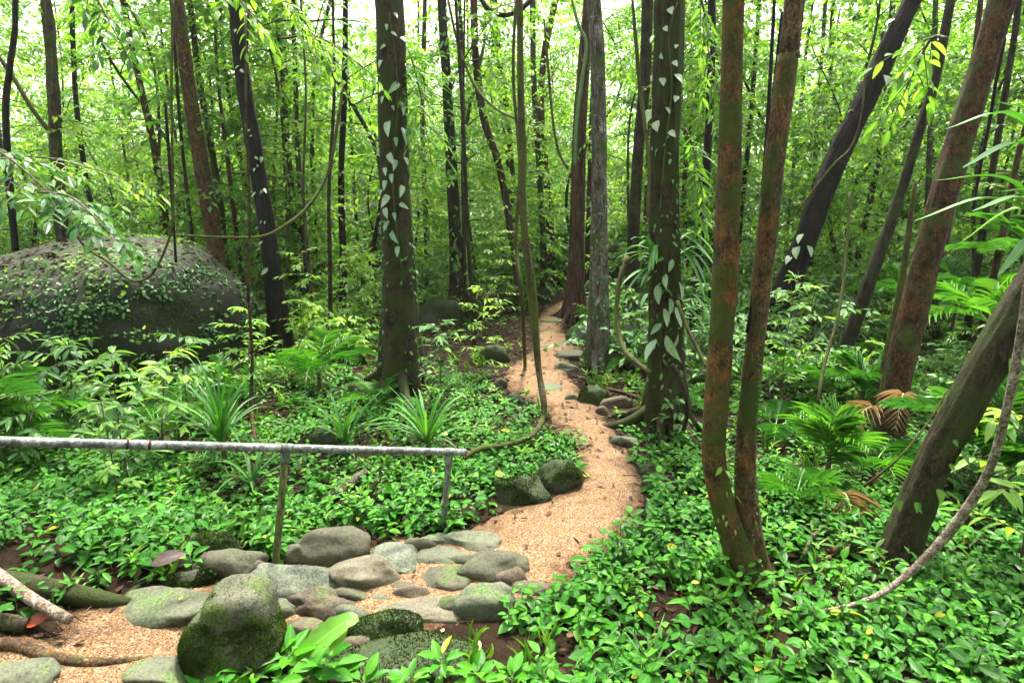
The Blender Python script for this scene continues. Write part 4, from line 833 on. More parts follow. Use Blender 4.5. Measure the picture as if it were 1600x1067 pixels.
palm('feathery palm under the brown leaning trunk', gp(1360, 760), 7, .6, 10, .23, .011, 73, stem=.2, el=(20, 65), var=.42)
palm('palm with drooping fronds beyond the black leaning trunk foot', gp(500, 615), 8, .95, 15, .25, .013, 74, stem=.28, el=(15, 55), droop=(.3, .6), var=.45)
palm('half-seen palm whose fronds hang in from the edge above the rail', gp(-70, 735), 9, 1.0, 30, .30, .022, 75, stem=.35, el=(15, 55), az=(-.7, .9), var=.62)
palm('shadowy small palm between black slanting trunk and curved slim trunk', gp(1250, 612), 9, .75, 26, .22, .014, 76, stem=.2, el=(15, 60), var=.4)
palm('palm with pale shiny fronds behind the brown leaning trunk', gp(1480, 560), 11, 1.1, 30, .34, .022, 77, stem=.9, el=(20, 70), var=.55)
palm('tall arching palm filling the gap beyond the curved dark slim trunk', gp(1420, 470), 12, 1.5, 34, .4, .026, 78, stem=1.6, el=(20, 75), var=.6)
palm('big glossy palm at the edge above the thick slanting trunk', gp(1640, 560), 12, 1.5, 32, .42, .028, 79, stem=1.35, el=(20, 70), var=.5)
palm('leafy palm near the path-bend boulder behind the reddish trunk', gp(862, 436), 11, 1.3, 30, .34, .026, 80, stem=.6, el=(20, 70), var=.6)
palm('fern-like palm left of the far path end', gp(800, 452), 11, 1.2, 30, .32, .024, 81, stem=.4, el=(20, 60), var=.55)
palm('shaded palm behind the tall dark mossy boulder', gp(1000, 436), 10, 1.2, 30, .32, .024, 82, stem=.7, el=(20, 70), var=.5)
palm('small palm beside the thin sapling trunk in the dim undergrowth', gp(470, 480), 9, .9, 26, .26, .018, 83, stem=.3, var=.4)
palm('pale palm between vine-clad and orange-mottled trunks', gp(1100, 470), 10, 1.2, 30, .34, .024, 84, stem=1.0, var=.55)
palm('young palm before the curved dark slim trunk', gp(1345, 640), 9, .7, 26, .24, .015, 85, stem=.25, var=.5)
palm('palm half hidden by the thick slanting trunk', gp(1530, 760), 10, .8, 26, .26, .018, 86, stem=.4, var=.5)
palm('low palm in litter under the black slanting trunk', gp(1210, 680), 8, .6, 24, .2, .014, 87, stem=.12, el=(15, 55), var=.4)
palm('pale-fronded palm arching between brown leaning trunk and the edge', gp(1520, 640), 11, 1.0, 22, .30, .018, 88, stem=1.0, el=(25, 75), var=.8)
palm('tall palm with long fronds behind the arching strap leaves', gp(1600, 600), 11, 1.2, 24, .34, .020, 89, stem=1.5, el=(15, 70), var=.7)
palm('feathery palm squeezed between curved slim trunk and brown leaning trunk', gp(1405, 560), 10, .9, 22, .28, .016, 90, stem=.8, el=(25, 75), var=.65)
palm('small bright palm at the edge beneath the thick slanting trunk', gp(1570, 800), 9, .6, 16, .24, .013, 91, stem=.3, el=(25, 75), var=.6)
palm('palm with fine fronds in the shade behind the orange-mottled trunk', gp(1085, 510), 9, .8, 22, .24, .014, 92, stem=.5, el=(25, 75), var=.55)
# dried fronds about the brown leaning trunk
for j, (px, py, a, l, lb) in enumerate([(1412, 618, -2.2, .42, 'dry tan frond drooping from the brown leaning trunk foot'), (1438, 640, -1.0, .40, 'withered frond hanging beside the first dry frond'), (1372, 640, -2.8, .35, 'rust-brown dry frond curled against the mossy stem'), (1480, 600, -.6, .4, 'orange-brown dead frond by the thick slanting trunk'), (1312, 770, -1.6, .3, 'small dead tan frond under the feathery palm')]):
    p = at(px, py, gp(1384, 690)[1] - .25 if j < 4 else gp(1312, 800)[1]); r_ = empty('dry_frond', p, lb, 'dead frond', 'dried palm fronds'); b = MB(); frond_mesh(b, (0, 0, 0), a, l, R(35), 1.0, 12, .26, .012, 300 + j, .55, curl=.9); b.build('leaflets', M['dry'], r_)

# broad-leaved plants
def spray(b, bt, P0, D0, L, nleaf, ll, lw, rg, t_=MID, var=.5, droop=.25, flat=.25, rad=.004):
    """a leafy twig: alternate leaves in a plane"""
    D0 = unit(np.asarray(D0, float)); t = np.linspace(0, 1, 7); P = np.asarray(P0) + D0 * (L * t)[:, None] - np.array((0, 0, 1)) * (droop * L * t ** 2)[:, None]
    if bt is not None: tube(bt, P, rad * (1 - .7 * t) + .0008, 4, cap=False)
    T = unit(np.gradient(P, axis=0)); u = np.linspace(.18, 1, nleaf); i0 = np.minimum((u * 6).astype(int), 5); f = (u * 6 - i0)[:, None]
    Q = P[i0] * (1 - f) + P[i0 + 1] * f; TT = T[i0]; S = unit(np.cross(TT, (0, 0, 1))); sg = np.where(np.arange(nleaf) % 2 == 0, 1, -1)[:, None]
    D = TT * rg.uniform(.3, .8, (nleaf, 1)) + S * sg * rg.uniform(.6, 1, (nleaf, 1)) + rg.normal(0, flat, (nleaf, 3)) - (0, 0, .22); D[-1] = TT[-1]
    N = np.array((0, 0, 1.)) + rg.normal(0, flat, (nleaf, 3))
    leaves(b, Q, D, N, ll * rg.uniform(.65, 1.15, nleaf), lw * rg.uniform(.75, 1.1, nleaf), np.clip(var + rg.normal(0, .2, nleaf), 0, 1), t_)

def leafy(label, base, h, nb, L, nleaf, ll, lw, seed, m='green', name='sapling', group='saplings', start=.25, el=(5, 45), t_=MID, az=None, cat='sapling', lean=(0, 0), r0=.008, var=.5):
    rg = np.random.default_rng(seed); root = empty(name, base, label, cat, group); b = MB(); bt = MB()
    S = catmull([(0, 0, -.05), (lean[0] * .3 + rg.normal(0, .03) * h, lean[1] * .3, h * .4), (lean[0], lean[1], h)], 14); tube(bt, S, np.linspace(r0, r0 * .35, 14), 7, .1, seed)
    for j in range(nb):
        u = start + (1 - start) * (j + .7) / nb; P = S[min(13, int(u * 13))]; a = j * 2.39996 + rg.uniform(-.4, .4) if az is None else rg.uniform(*az); e = R(rg.uniform(*el))
        spray(b, bt, P, (math.cos(a) * math.cos(e), math.sin(a) * math.cos(e), math.sin(e)), L * rg.uniform(.6, 1.1) * (1.1 - .4 * u), nleaf, ll, lw, rg, t_, var)
    bt.build('stem', M['twig'], root); b.build('foliage', M[m], root); return root
leafy('sapling with long drooping leaves standing before the dark face of the great boulder', gp(205, 760), 1.1, 16, .36, 9, .15, .05, 101, 'deep', t_=NEAR, var=.75)
leafy('pale-leaved sapling reaching across the boulder with arching sprays', gp(250, 715), 1.0, 12, .42, 8, .16, .05, 102, 'green', t_=NEAR, lean=(.18, 0), var=.7)
leafy('seedling at the picture edge before the boulder foot', gp(60, 745), .75, 10, .3, 7, .12, .045, 103, 'deep', t_=NEAR, var=.6)
leafy('thin seedling rising over the rail near the joint', gp(185, 800), .9, 8, .22, 6, .10, .04, 104, 'green', t_=NEAR)
leafy('glossy sapling crowded at the thick mossy trunk foot', gp(690, 640), 1.0, 18, .3, 9, .11, .045, 105, 'deep', t_=NEAR, var=.65)
leafy('small sapling between thin upright trunk and humped boulder', gp(752, 590), 1.2, 16, .4, 9, .10, .035, 106, 'green', var=.7)
leafy('sapling with airy foliage in the litter behind the ivy-dressed trunk', gp(770, 520), 1.8, 22, .5, 10, .10, .035, 107, 'green', var=.7)
leafy('sapling at the base of the vine-clad trunk', gp(1045, 690), .45, 9, .18, 6, .09, .035, 108, 'deep', t_=NEAR, var=.65)
leafy('sapling with yellowish leaves near the picture edge over the curved branch', gp(1590, 905), 1.1, 12, .4, 7, .17, .055, 109, 'green', t_=NEAR, lean=(-.1, .1), var=.75)
leafy('drooping leafy plant on the thick slanting trunk side', gp(1560, 690), 1.3, 12, .4, 7, .18, .07, 110, 'green', t_=NEAR, var=.65)
leafy('leafy seedling in the shade behind the curved white branch', gp(1480, 760), .7, 10, .3, 6, .13, .05, 111, 'deep', t_=NEAR, var=.6)
leafy('bushy sapling between orange-mottled trunk and black slanting trunk', gp(1225, 640), 1.5, 20, .45, 9, .12, .045, 112, 'green', var=.5)
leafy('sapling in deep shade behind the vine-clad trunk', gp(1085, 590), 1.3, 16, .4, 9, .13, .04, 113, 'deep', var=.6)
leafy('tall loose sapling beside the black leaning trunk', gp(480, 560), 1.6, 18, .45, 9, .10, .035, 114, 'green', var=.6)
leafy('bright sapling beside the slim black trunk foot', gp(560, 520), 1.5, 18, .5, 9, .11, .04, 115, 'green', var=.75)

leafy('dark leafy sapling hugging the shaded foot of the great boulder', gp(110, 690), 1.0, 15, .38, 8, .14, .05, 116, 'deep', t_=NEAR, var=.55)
leafy('slender sapling rising in front of the boulder shoulder by the strap tuft', gp(300, 690), 1.1, 14, .36, 8, .13, .045, 117, 'deep', t_=NEAR, var=.65)
leafy('airy sapling behind the strap-leaved tuft, before the black leaning trunk', gp(400, 640), 1.2, 16, .4, 9, .11, .04, 118, 'green', var=.6)
leafy('sapling leaning out beside the short fern-ringed stem', gp(30, 700), 1.1, 13, .38, 8, .13, .045, 119, 'green', t_=NEAR, var=.55)
palm('dusky fern palm between great boulder and tall strap tuft', gp(285, 665), 8, .6, 15, .2, .012, 93, stem=.1, el=(20, 60), var=.4)
# branch hanging in above the great boulder, and leafy sprays from trees overhead
def hanging(label, p0, p1, nb, L, nleaf, ll, lw, seed, m, t_=NEAR, var=.5, group='leafy branches hanging in from overhead'):
    ll *= .78; lw *= .78; L *= .85
    rg = np.random.default_rng(seed); p0 = np.asarray(p0); p1 = np.asarray(p1); root = empty('leafy_branch', p0, label, 'branch', group); b = MB(); bt = MB()
    S = catmull([np.zeros(3), (p1 - p0) * .5 + (0, 0, .12), p1 - p0], 16); tube(bt, S, np.linspace(.012, .003, 16), 6, .1, seed)
    T = unit(np.gradient(S, axis=0))
    for j in range(nb):
        k = min(15, int(2 + 13 * (j + .6) / nb)); a = rg.uniform(-1.3, 1.3); s = unit(np.cross(T[k], (0, 0, 1))) * (1 if j % 2 else -1)
        spray(b, bt, S[k], T[k] * .6 + s * rg.uniform(.5, 1.1) + (0, 0, rg.normal(-.15, .25)), L * rg.uniform(.6, 1.15), nleaf, ll, lw, rg, t_, var)
    spray(b, bt, S[-1], T[-1], L * .8, nleaf, ll, lw, rg, t_, var)
    bt.build('stem', M['twig'], root); b.build('foliage', M[m], root)
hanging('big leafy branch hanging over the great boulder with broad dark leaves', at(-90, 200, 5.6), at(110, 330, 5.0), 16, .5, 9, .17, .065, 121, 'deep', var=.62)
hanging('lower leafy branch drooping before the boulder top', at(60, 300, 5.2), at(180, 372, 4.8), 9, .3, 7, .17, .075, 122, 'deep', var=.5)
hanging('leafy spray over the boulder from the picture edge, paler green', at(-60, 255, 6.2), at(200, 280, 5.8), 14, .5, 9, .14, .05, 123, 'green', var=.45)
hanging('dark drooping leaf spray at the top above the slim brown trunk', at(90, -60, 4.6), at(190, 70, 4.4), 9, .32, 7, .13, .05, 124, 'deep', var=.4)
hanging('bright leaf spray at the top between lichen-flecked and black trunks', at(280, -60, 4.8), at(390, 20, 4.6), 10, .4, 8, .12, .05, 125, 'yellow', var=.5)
hanging('sunlit leaf spray near the top beyond the black leaning trunk', at(400, -30, 6), at(500, 70, 6), 11, .5, 9, .13, .05, 126, 'green', var=.7)
hanging('fresh green spray dipping in front of the slim trunk cluster', at(440, 60, 6.5), at(560, 100, 6.3), 11, .5, 9, .13, .045, 127, 'yellow', var=.4)
hanging('slender-leaved spray hanging off the thick mossy trunk', at(640, 80, 7.2), at(672, 240, 7.0), 12, .4, 8, .17, .03, 128, 'green', var=.45)
hanging('spray of large leaves reaching past the pale peeling trunk', at(1480, 60, 4), at(1420, 130, 4.2), 7, .35, 6, .15, .06, 129, 'green', var=.6)
hanging('leafy spray beside the top of the orange-mottled trunk', at(1090, -20, 6), at(1110, 120, 6), 9, .45, 8, .16, .05, 130, 'green', var=.5)
hanging('long-leaved spray between vine-clad trunk and orange-mottled trunk', at(1070, 200, 6), at(1100, 330, 5.9), 10, .4, 7, .20, .045, 131, 'green', var=.45)

# great arching strap leaves at the edge
def arching(label, px, py, Y, tips, w, seed):
    o = at(px, py, Y); root = empty('arching_plant', o, label, 'plant', 'long-leaved plants at the edge'); b = MB()
    for j, (tx, ty, tY, lift) in enumerate(tips):
        e = at(tx, ty, tY) - o; P = catmull([np.zeros(3), e * .5 + (0, 0, lift), e], 14); t = np.linspace(0, 1, 14); blade(b, P, w * np.sin(np.pi * np.clip(t * .93 + .05, 0, 1)) ** .7, [.55, .7, .4, .6, .85][j % 5], fold=.25)
    b.build('foliage', M['strap'], root)
    bb = MB(); g = np.array((o[0] + .9, o[1] + .2, float(gz(o[0] + .9, o[1] + .2)))) - o; tube(bb, catmull([g, g * .5 + (.15, .03, .1), np.zeros(3)], 12), .008, 7); bb.build('stem', M['greenstem'], root)
arching('upper fan of long arching leaves reaching in before the brown leaning trunk', 1660, 260, 2.9, [(1478, 202, 2.9, .14), (1505, 262, 2.8, .10), (1560, 160, 3.0, .08), (1575, 235, 3.1, .1), (1600, 120, 3, .05)], .032, 1)
arching('lower spread of broad arching leaves at the edge', 1670, 380, 2.7, [(1462, 282, 2.8, .13), (1430, 345, 2.8, .14), (1520, 330, 2.6, .12), (1560, 300, 2.7, .1), (1500, 380, 2.9, .15), (1560, 430, 2.6, .1)], .03, 2)

# foreground seedlings with big glossy leaves
def rosette(label, base, n, ll, lw, seed, h=.16, m='cover', group='broad-leaved seedlings', el=(5, 55), var=.7, name='seedling'):
    rg = np.random.default_rng(seed); root = empty(name, base, label, 'seedling', group); b = MB(); s = MB(); 
    a = np.arange(n) * 2.39996 + rg.uniform(-.3, .3, n); z = h * (.35 + .65 * np.arange(n) / n); e = np.radians(rg.uniform(*el, n)); pet = ll * .25
    d = np.stack([np.cos(a) * np.cos(e), np.sin(a) * np.cos(e), np.sin(e)], 1); P = np.stack([0 * z, 0 * z, z], 1)
    leaves(b, P + d * pet, d - (0, 0, .15), np.array((0, 0, 1.)) + rg.normal(0, .2, (n, 3)), ll * rg.uniform(.75, 1.1, n), lw * rg.uniform(.85, 1.1, n), np.clip(var + rg.normal(0, .15, n), 0, 1), NEAR)
    for p, q in zip(P, P + d * pet): tube(s, np.array([p, q]), .0022, 4, cap=False)
    tube(s, np.array([(0, 0, -.02), (0, 0, h * 1.0)]), .004, 6); s.build('stem', M['greenstem'], root); b.build('foliage', M[m], root)
def torn_leaf():
    p0 = gp(462, 1066) + (0, 0, .1); root = empty('seedling', p0, 'big torn pale green leaf curling up beside the mossy boulder', 'seedling', 'broad-leaved seedlings'); b = MB()
    e = at(560, 965, p0[1] + .12) - p0; P = catmull([np.zeros(3), e * .35 + (-.01, 0, .02), e * .75 + (0, 0, .035), e], 16); t = np.linspace(0, 1, 16); rg = np.random.default_rng(4)
    blade(b, P, .055 * np.sin(np.pi * np.clip(t * .9 + .06, 0, 1)) ** .6 * rg.uniform(.8, 1.15, 16), .95, fold=.3, up=(.25, -.5, 1)); b.build('foliage', M['strap'], root)
torn_leaf()
for i_, (px, py, n_, ll, lw, h_, lb) in enumerate([(455, 1062, 9, .15, .06, .14, 'broad-leaved seedling hiding the mossy boulder foot'), (515, 1075, 9, .14, .07, .16, 'seedling with the largest glossy leaf beside the dark slab'), (400, 1085, 8, .12, .05, .10, 'low seedling at the bottom before the mossy boulder'), (318, 1090, 7, .10, .04, .06, 'small seedling at the bottom edge by the grey-green slab'),
    (690, 1068, 8, .11, .045, .15, 'upright seedling in front of the litter and mossy slab'), (745, 1080, 8, .10, .05, .12, 'seedling beside the yellow fallen leaf'), (800, 1085, 8, .11, .05, .10, 'short seedling where litter meets ground cover'), (570, 1090, 7, .12, .05, .09, 'seedling tucked under the big glossy leaf'), (430, 1050, 9, .13, .055, .10, 'leafy seedling leaning on the side of the mossy boulder'), (485, 1092, 9, .13, .06, .13, 'seedling in the middle of the bottom clump'), (640, 1092, 9, .10, .045, .12, 'seedling between the clump and the upright seedling'), (850, 1080, 9, .10, .05, .10, 'large-leaved seedling joining the ground cover edge')]):
    rosette(lb, gp(px, py), n_ + 5, ll, lw, 140 + i_, h_)
rosette('sprig of leaves sprouting beside the low olive stone', gp(300, 895), 9, .09, .04, 150, .12); rosette('leafy sprig on the log behind the tan slab', gp(215, 893), 8, .08, .04, 151, .08)
rosette('little three-leaved sprig on the mossy green stone', gp(795, 985), 7, .05, .03, 152, .14, el=(0, 40))

# single fallen leaves worth pointing at
def dead_leaf(label, px, py, l, w, az, tilt, v, m='litter', dz=.012):
    p = gp(px, py) + (0, 0, dz); b = MB(); leaves(b, [(0, 0, 0)], [(math.cos(az), math.sin(az), math.sin(tilt))], [(-.5 * math.sin(tilt), -.45, 1)], l, w, v, NEAR); o = b.build('dead_leaf', M[m]); o.location = p
    tag(o, label, 'leaf', 'fallen leaves on the ground')
M['redleaf'] = leaf_mat('red_leaf', (.16, .03, .01), (.30, .06, .02), (.4, .1, .03), tr=.1, trc=(1, .7, .5)); M['tanleaf'] = leaf_mat('tan_leaf', (.4, .22, .06), (.62, .42, .16), (.7, .55, .2), tr=.1, trc=(1, .8, .5)); M['yelleaf'] = leaf_mat('yellow_leaf', (.5, .3, .02), (.7, .46, .03), (.8, .6, .05), tr=.2, trc=(1, .9, .5))
M['darkleaf'] = leaf_mat('dark_leaf', (.03, .014, .014), (.05, .025, .024), (.08, .04, .04), tr=0)
dead_leaf('folded rust-red dead leaf against the stubby log end', 42, 985, .10, .075, .3, .5, .5, 'redleaf', .03)
dead_leaf('large ribbed purplish-brown dead leaf by the low olive stone', 240, 912, .18, .10, .35, .35, .5, 'darkleaf', .12)
dead_leaf('pale tan fallen leaf lying below the mossy green stone', 748, 1022, .075, .035, 1.7, .3, .5, 'tanleaf', .02)
dead_leaf('small cream leaf on gravel near the wide flat grey stone', 742, 838, .045, .025, .1, .1, .9, 'tanleaf')
dead_leaf('orange fallen leaf in the dark litter before the mossy slab', 692, 1030, .04, .022, .2, .1, .1, 'tanleaf')
dead_leaf('yellow leaf lying on ground cover at the orange-mottled trunk foot', 1078, 938, .05, .022, 0, .1, .5, 'yelleaf', .12)
dead_leaf('small yellow leaf in the ground cover above the grass tuft', 1005, 962, .04, .022, .8, .2, .7, 'yelleaf', .1)
dead_leaf('orange chip of leaf on the tan slab', 283, 965, .03, .02, 1.2, .2, .2, 'yelleaf', .11)
dead_leaf('tan leaf on the gravel below the flat grey-beige stone', 690, 990, .03, .02, 1.2, .2, .5, 'tanleaf')

# ------------------------------------------------------------------ climbers on trunks
def climber(label, tr, spots, m, seed, t_=HEART, ll=.16, lw=.09, group='climbing plants on the trunks', out=1.0, stem_px=None, var=.75, down=True, name='climbing_vine'):
    """leaves stand just off the bark facing outwards; spots are (px, py, size) on the trunk"""
    rootT, C, z0 = tr; rg = np.random.default_rng(seed); P = []; D = []; N = []; L = []
    for (px, py, s) in spots:
        if seed == 3: s *= 1.4
        cc = C[:, :3]; ax_px, ax_py, dp = to_px(cc); k = int(np.argmin(abs(ax_py - py) + 1e3 * (dp < 0))); c = cc[k]; r = C[k, 3] * 1.06 + .004
        off = np.clip((px - ax_px[k]) * dp[k] / FPX, -r * 1.0, r * 1.0); fy = -math.sqrt(max(r * r - off * off, 0)); nrm = np.array((off, fy, 0)) / r
        p = c + np.array((off, fy, 0)) * 1.03; p[2] = at(px, py, p[1])[2]
        P.append(p); side = rg.normal(0, .45); side *= 1.5; D.append(np.array((side, -.4 * out, -1)) + nrm * .6 * out if down else np.array((nrm[0] * 1.2 + side * .4, nrm[1], rg.uniform(-.2, .6)))); N.append(nrm + (0, -.25, .55) + rg.normal(0, .4, 3)); L.append(s * dp[k] / FPX * rg.uniform(.6, 1.0))
    P = np.array(P); L = np.array(L); org = P[int(np.argmin(P[:, 2]))]
    root = empty(name, org, label, 'climber', group); b = MB(); leaves(b, P - org, D, N, L, L * lw / ll, np.clip(rg.normal(var, .15, len(P)), 0, 1), t_); b.build('foliage', M[m], root)
    if stem_px:
        Q = []
        for (px, py) in stem_px:
            cc = C[:, :3]; ax_px, ax_py, dp = to_px(cc); k = int(np.argmin(abs(ax_py - py) + 1e3 * (dp < 0))); r = C[k, 3] * 1.05 + .004; off = np.clip((px - ax_px[k]) * dp[k] / FPX, -r * .98, r * .98); q = cc[k] + np.array((off, -math.sqrt(max(r * r - off * off, 0)), 0)); q[2] = at(px, py, q[1])[2]; Q.append(q - org)
        b = MB(); tube(b, catmull(Q, 40), .009, 6, .3, seed); b.build('stem', M['liana'], root)
rg = np.random.default_rng(77)
climber('climber with pale pointed leaves strung up the thick mossy trunk', TA, [(608, 38, 18), (592, 92, 24), (600, 94, 22), (590, 128, 22), (613, 136, 0.1), (626, 130, 26), (630, 160, 30), (617, 165, 18), (611, 190, 32), (632, 200, 34), (594, 232, 22), (612, 240, 32), (622, 250, 22), (616, 272, 18), (607, 282, 22), (600, 296, 14), (611, 305, 26), (606, 325, 28), (620, 332, 22), (616, 362, 28), (634, 246, 20), (628, 58, 26), (604, 150, 18), (622, 215, 22), (606, 262, 20), (628, 318, 24), (612, 345, 22), (626, 385, 24), (596, 180, 20), (620, 20, 20), (606, 70, 18), (615, 50, 14), (634, 100, 22), (632, 290, 22)], 'vine_leaf', 1, MID and HEART, .16, .065, stem_px=[(632, 420), (622, 340), (618, 260), (624, 180), (622, 100), (612, 20)])
climber('climber with white heart-shaped leaves on the upper vine-clad trunk', TB, [(1042, 12, 18), (1022, 24, 14), (1034, 42, 14), (1021, 56, 20), (1016, 116, 20), (1030, 122, 24), (1050, 116, 22), (1014, 140, 22), (1000, 172, 24), (1028, 85, 18), (1046, 96, 16), (1036, 168, 20), (1022, 190, 20), (1052, 150, 16), (1040, 205, 18), (1052, 70, 14)], 'vine_leaf', 2, HEART, .12, .085, var=.95, stem_px=[(1026, 330), (1034, 230), (1044, 140), (1040, 60), (1052, 5)])
climber('climber with long dark glossy leaves at mid height of the vine-clad trunk', TB, [(1008, 432, 26), (1034, 428, 28), (1024, 444, 26), (1010, 458, 26), (1040, 465, 22), (1032, 482, 24), (1022, 530, 32), (1034, 524, 34), (1048, 480, 26), (1054, 440, 28), (1018, 405, 26), (1044, 405, 24), (1028, 505, 26), (1052, 520, 26), (1056, 400, 24)], 'vine_leaf', 3, NEAR, .18, .07, var=.55, stem_px=[(1040, 660), (1026, 560), (1034, 470), (1030, 390)])
climber('few pale leaves clinging to the black slanting trunk', TK, [(1248, 366, 22), (1240, 386, 26), (1255, 384, 20), (1312, 172, 26), (1376, 118, 24), (1392, 30, 22), (1232, 400, 22)], 'vine_leaf', 4, HEART, .13, .08, var=.85)
climber('small-leaved ivy wrapping the dark trunk behind the overhang boulder', T8, [(708 + rg.normal(0, 8) + 12 * (y - 250) / 250, y, rg.uniform(9, 16)) for y in rg.uniform(10, 470, 90)], 'deep', 5, MID, .12, .05, var=.6)
climber('tiny creeper leaves running up the thick mossy trunk side', TA, [(600 + 50 * (rg.random() > .45) + rg.normal(0, 6), y, rg.uniform(6, 11)) for y in rg.uniform(330, 590, 120)], 'deep', 6, MID, .12, .06, var=.55)
climber('ladder of tiny fern leaflets climbing the tan trunk', TQ, [(1162 + 12 * s_ + .03 * (700 - y), y, 15) for y in np.arange(540, 850, 7) for s_ in (-1, 1)], 'deep', 7, MID, .12, .03, down=False, var=.55)
climber('scattered little leaves on the orange-mottled trunk foot', TP, [(1118 + rg.normal(8, 10), y, rg.uniform(12, 20)) for y in rg.uniform(690, 860, 14)], 'green', 8, MID, .12, .05, var=.7)
climber('sparse creeper sprigs on the vine-clad trunk foot', TB, [(1040 + rg.normal(0, 20), y, rg.uniform(8, 16)) for y in rg.uniform(190, 650, 90)], 'deep', 9, MID, .12, .05, var=.6)
climber('white flecks of lichen-like leaves on the black leaning trunk', T5, [(400 + rg.normal(0, 8) + .13 * (y - 250), y, rg.uniform(5, 18)) for y in rg.uniform(20, 420, 26)], 'vine_leaf', 10, MID, .12, .06, var=.7)
climber('ivy sprigs over the dark trunk behind the vine-clad one', TC, [(935 + rg.normal(6, 6), y, rg.uniform(6, 12)) for y in rg.uniform(300, 560, 50)], 'deep', 11, MID, .12, .05, var=.6)
climber('climbing leaves on the thick slanting trunk', T22, [(1480 + rg.normal(0, 16) - .62 * (y - 700), y, rg.uniform(14, 28)) for y in rg.uniform(520, 800, 22)], 'green', 12, HEART, .12, .07, var=.6)

def epiphyte(label, tr, px, py, n, L, w, seed, az=(-3.4, .3), m='vine_leaf', el=(-10, 65), droop=.9):
    m = 'strap'
    rootT, C, z0 = tr; ax_px, ax_py, dp = to_px(C[:, :3]); k = int(np.argmin(abs(ax_py - py) + 1e3 * (dp < 0))); c = C[k, :3]; r = C[k, 3]; off = np.clip((px - ax_px[k]) * dp[k] / FPX, -r, r)
    o = c + np.array((off, -math.sqrt(max(r * r - off * off, 0)), 0)); o[2] = at(px, py, o[1])[2]
    rg = np.random.default_rng(seed); root = empty('strap_fern', o, label, 'fern', 'strap ferns growing on trunks'); b = MB()
    for j in range(n):
        a = rg.uniform(*az); e = R(rg.uniform(*el)); l = L * rg.uniform(.55, 1.1); t = np.linspace(0, 1, 9); d = np.array((math.cos(a) * math.cos(e), math.sin(a) * math.cos(e), math.sin(e)))
        P = np.array((rg.normal(0, .02), 0, rg.normal(0, .10))) + d * (l * t)[:, None] - np.array((0, 0, 1)) * (droop * rg.uniform(.4, 1) * l * t ** 2)[:, None]
        blade(b, P, w * np.sin(np.pi * np.clip(.07 + .9 * t, 0, 1)) ** .7 * rg.uniform(.7, 1.1), np.clip(rg.normal(.45, .2), 0, 1), fold=.3)
    b.build('foliage', M[m], root)
epiphyte('big strap fern bursting from the path side of the vine-clad trunk', TB, 1020, 400, 16, .42, .020, 1, az=(-4.0, -1.6))
epiphyte('strap fern drooping off the far side of the vine-clad trunk', TB, 1062, 390, 18, .48, .020, 2, az=(-1.4, .6))
epiphyte('lower strap fern on the vine-clad trunk under the glossy leaves', TB, 1060, 470, 12, .40, .018, 3, az=(-1.3, .5))
epiphyte('strap fern hanging from the upper right of the thick mossy trunk', TA, 636, 110, 16, .55, .018, 4, az=(-1.2, .6), m='strap')
epiphyte('second strap fern lower on the thick mossy trunk', TA, 638, 200, 14, .5, .016, 5, az=(-1.2, .6), m='strap')
epiphyte('strap fern tuft high on the vine-clad trunk edge', TB, 1064, 250, 10, .4, .018, 6, az=(-1.2, .6), m='strap')
epiphyte('little fern on the thick slanting trunk', TA, 655, 560, 8, .2, .012, 7, m='strap')

# ------------------------------------------------------------------ understory trees and shrubs (meshes made once, copied)
def tree_variant(seed, H, spread, nb, nsub, nleaf, ll, m, mb_, low=.12, name='understory_tree'):
    rg = np.random.default_rng(seed); bt = MB(); b = MB(); r0 = .009 * H ** .8 * rg.uniform(.8, 1.2)
    S = catmull([(0, 0, -.2), (rg.normal(0, .04) * H, rg.normal(0, .04) * H, H * .35), (rg.normal(0, .06) * H, rg.normal(0, .06) * H, H * .7), (rg.normal(0, .08) * H, rg.normal(0, .08) * H, H)], 26)
    tube(bt, S, np.linspace(r0, r0 * .25, 26), 8, .1, seed)
    for j in range(nb):
        u = low + (1 - low) * ((j + rg.random()) / nb) ** .9; P = S[min(25, int(u * 25))]; a = j * 2.39996 + rg.uniform(-.5, .5); e = R(rg.uniform(0, 50)); L = spread * rg.uniform(.5, 1.15) * (1 - .45 * abs(u - .5)); d = np.array((math.cos(a) * math.cos(e), math.sin(a) * math.cos(e), math.sin(e)))
        t = np.linspace(0, 1, 8); Q = P + d * (L * t)[:, None] - np.array((0, 0, 1)) * (L * rg.uniform(.15, .5) * t ** 2)[:, None]
        tube(bt, Q, (1 - .8 * t) * r0 * .2 + .002, 4, cap=False); bv = rg.normal(0, .16)
        for q in range(nsub):
            k = rg.uniform(.25, 1); i0 = min(6, int(k * 7)); p = Q[i0]; aa = a + rg.normal(0, .9)
            spray(b, bt if q % 3 == 0 else None, p, (math.cos(aa), math.sin(aa), rg.normal(.05, .3)), spread * rg.uniform(.22, .5), nleaf, ll, ll * .5, rg, FAR, .5 + bv, droop=.35, flat=.42, rad=.0025)
    root = empty(name, (0, 0, -50), 'x', 'tree'); bt.build('trunk', M[mb_], root); b.build('crown', M[m], root); return root

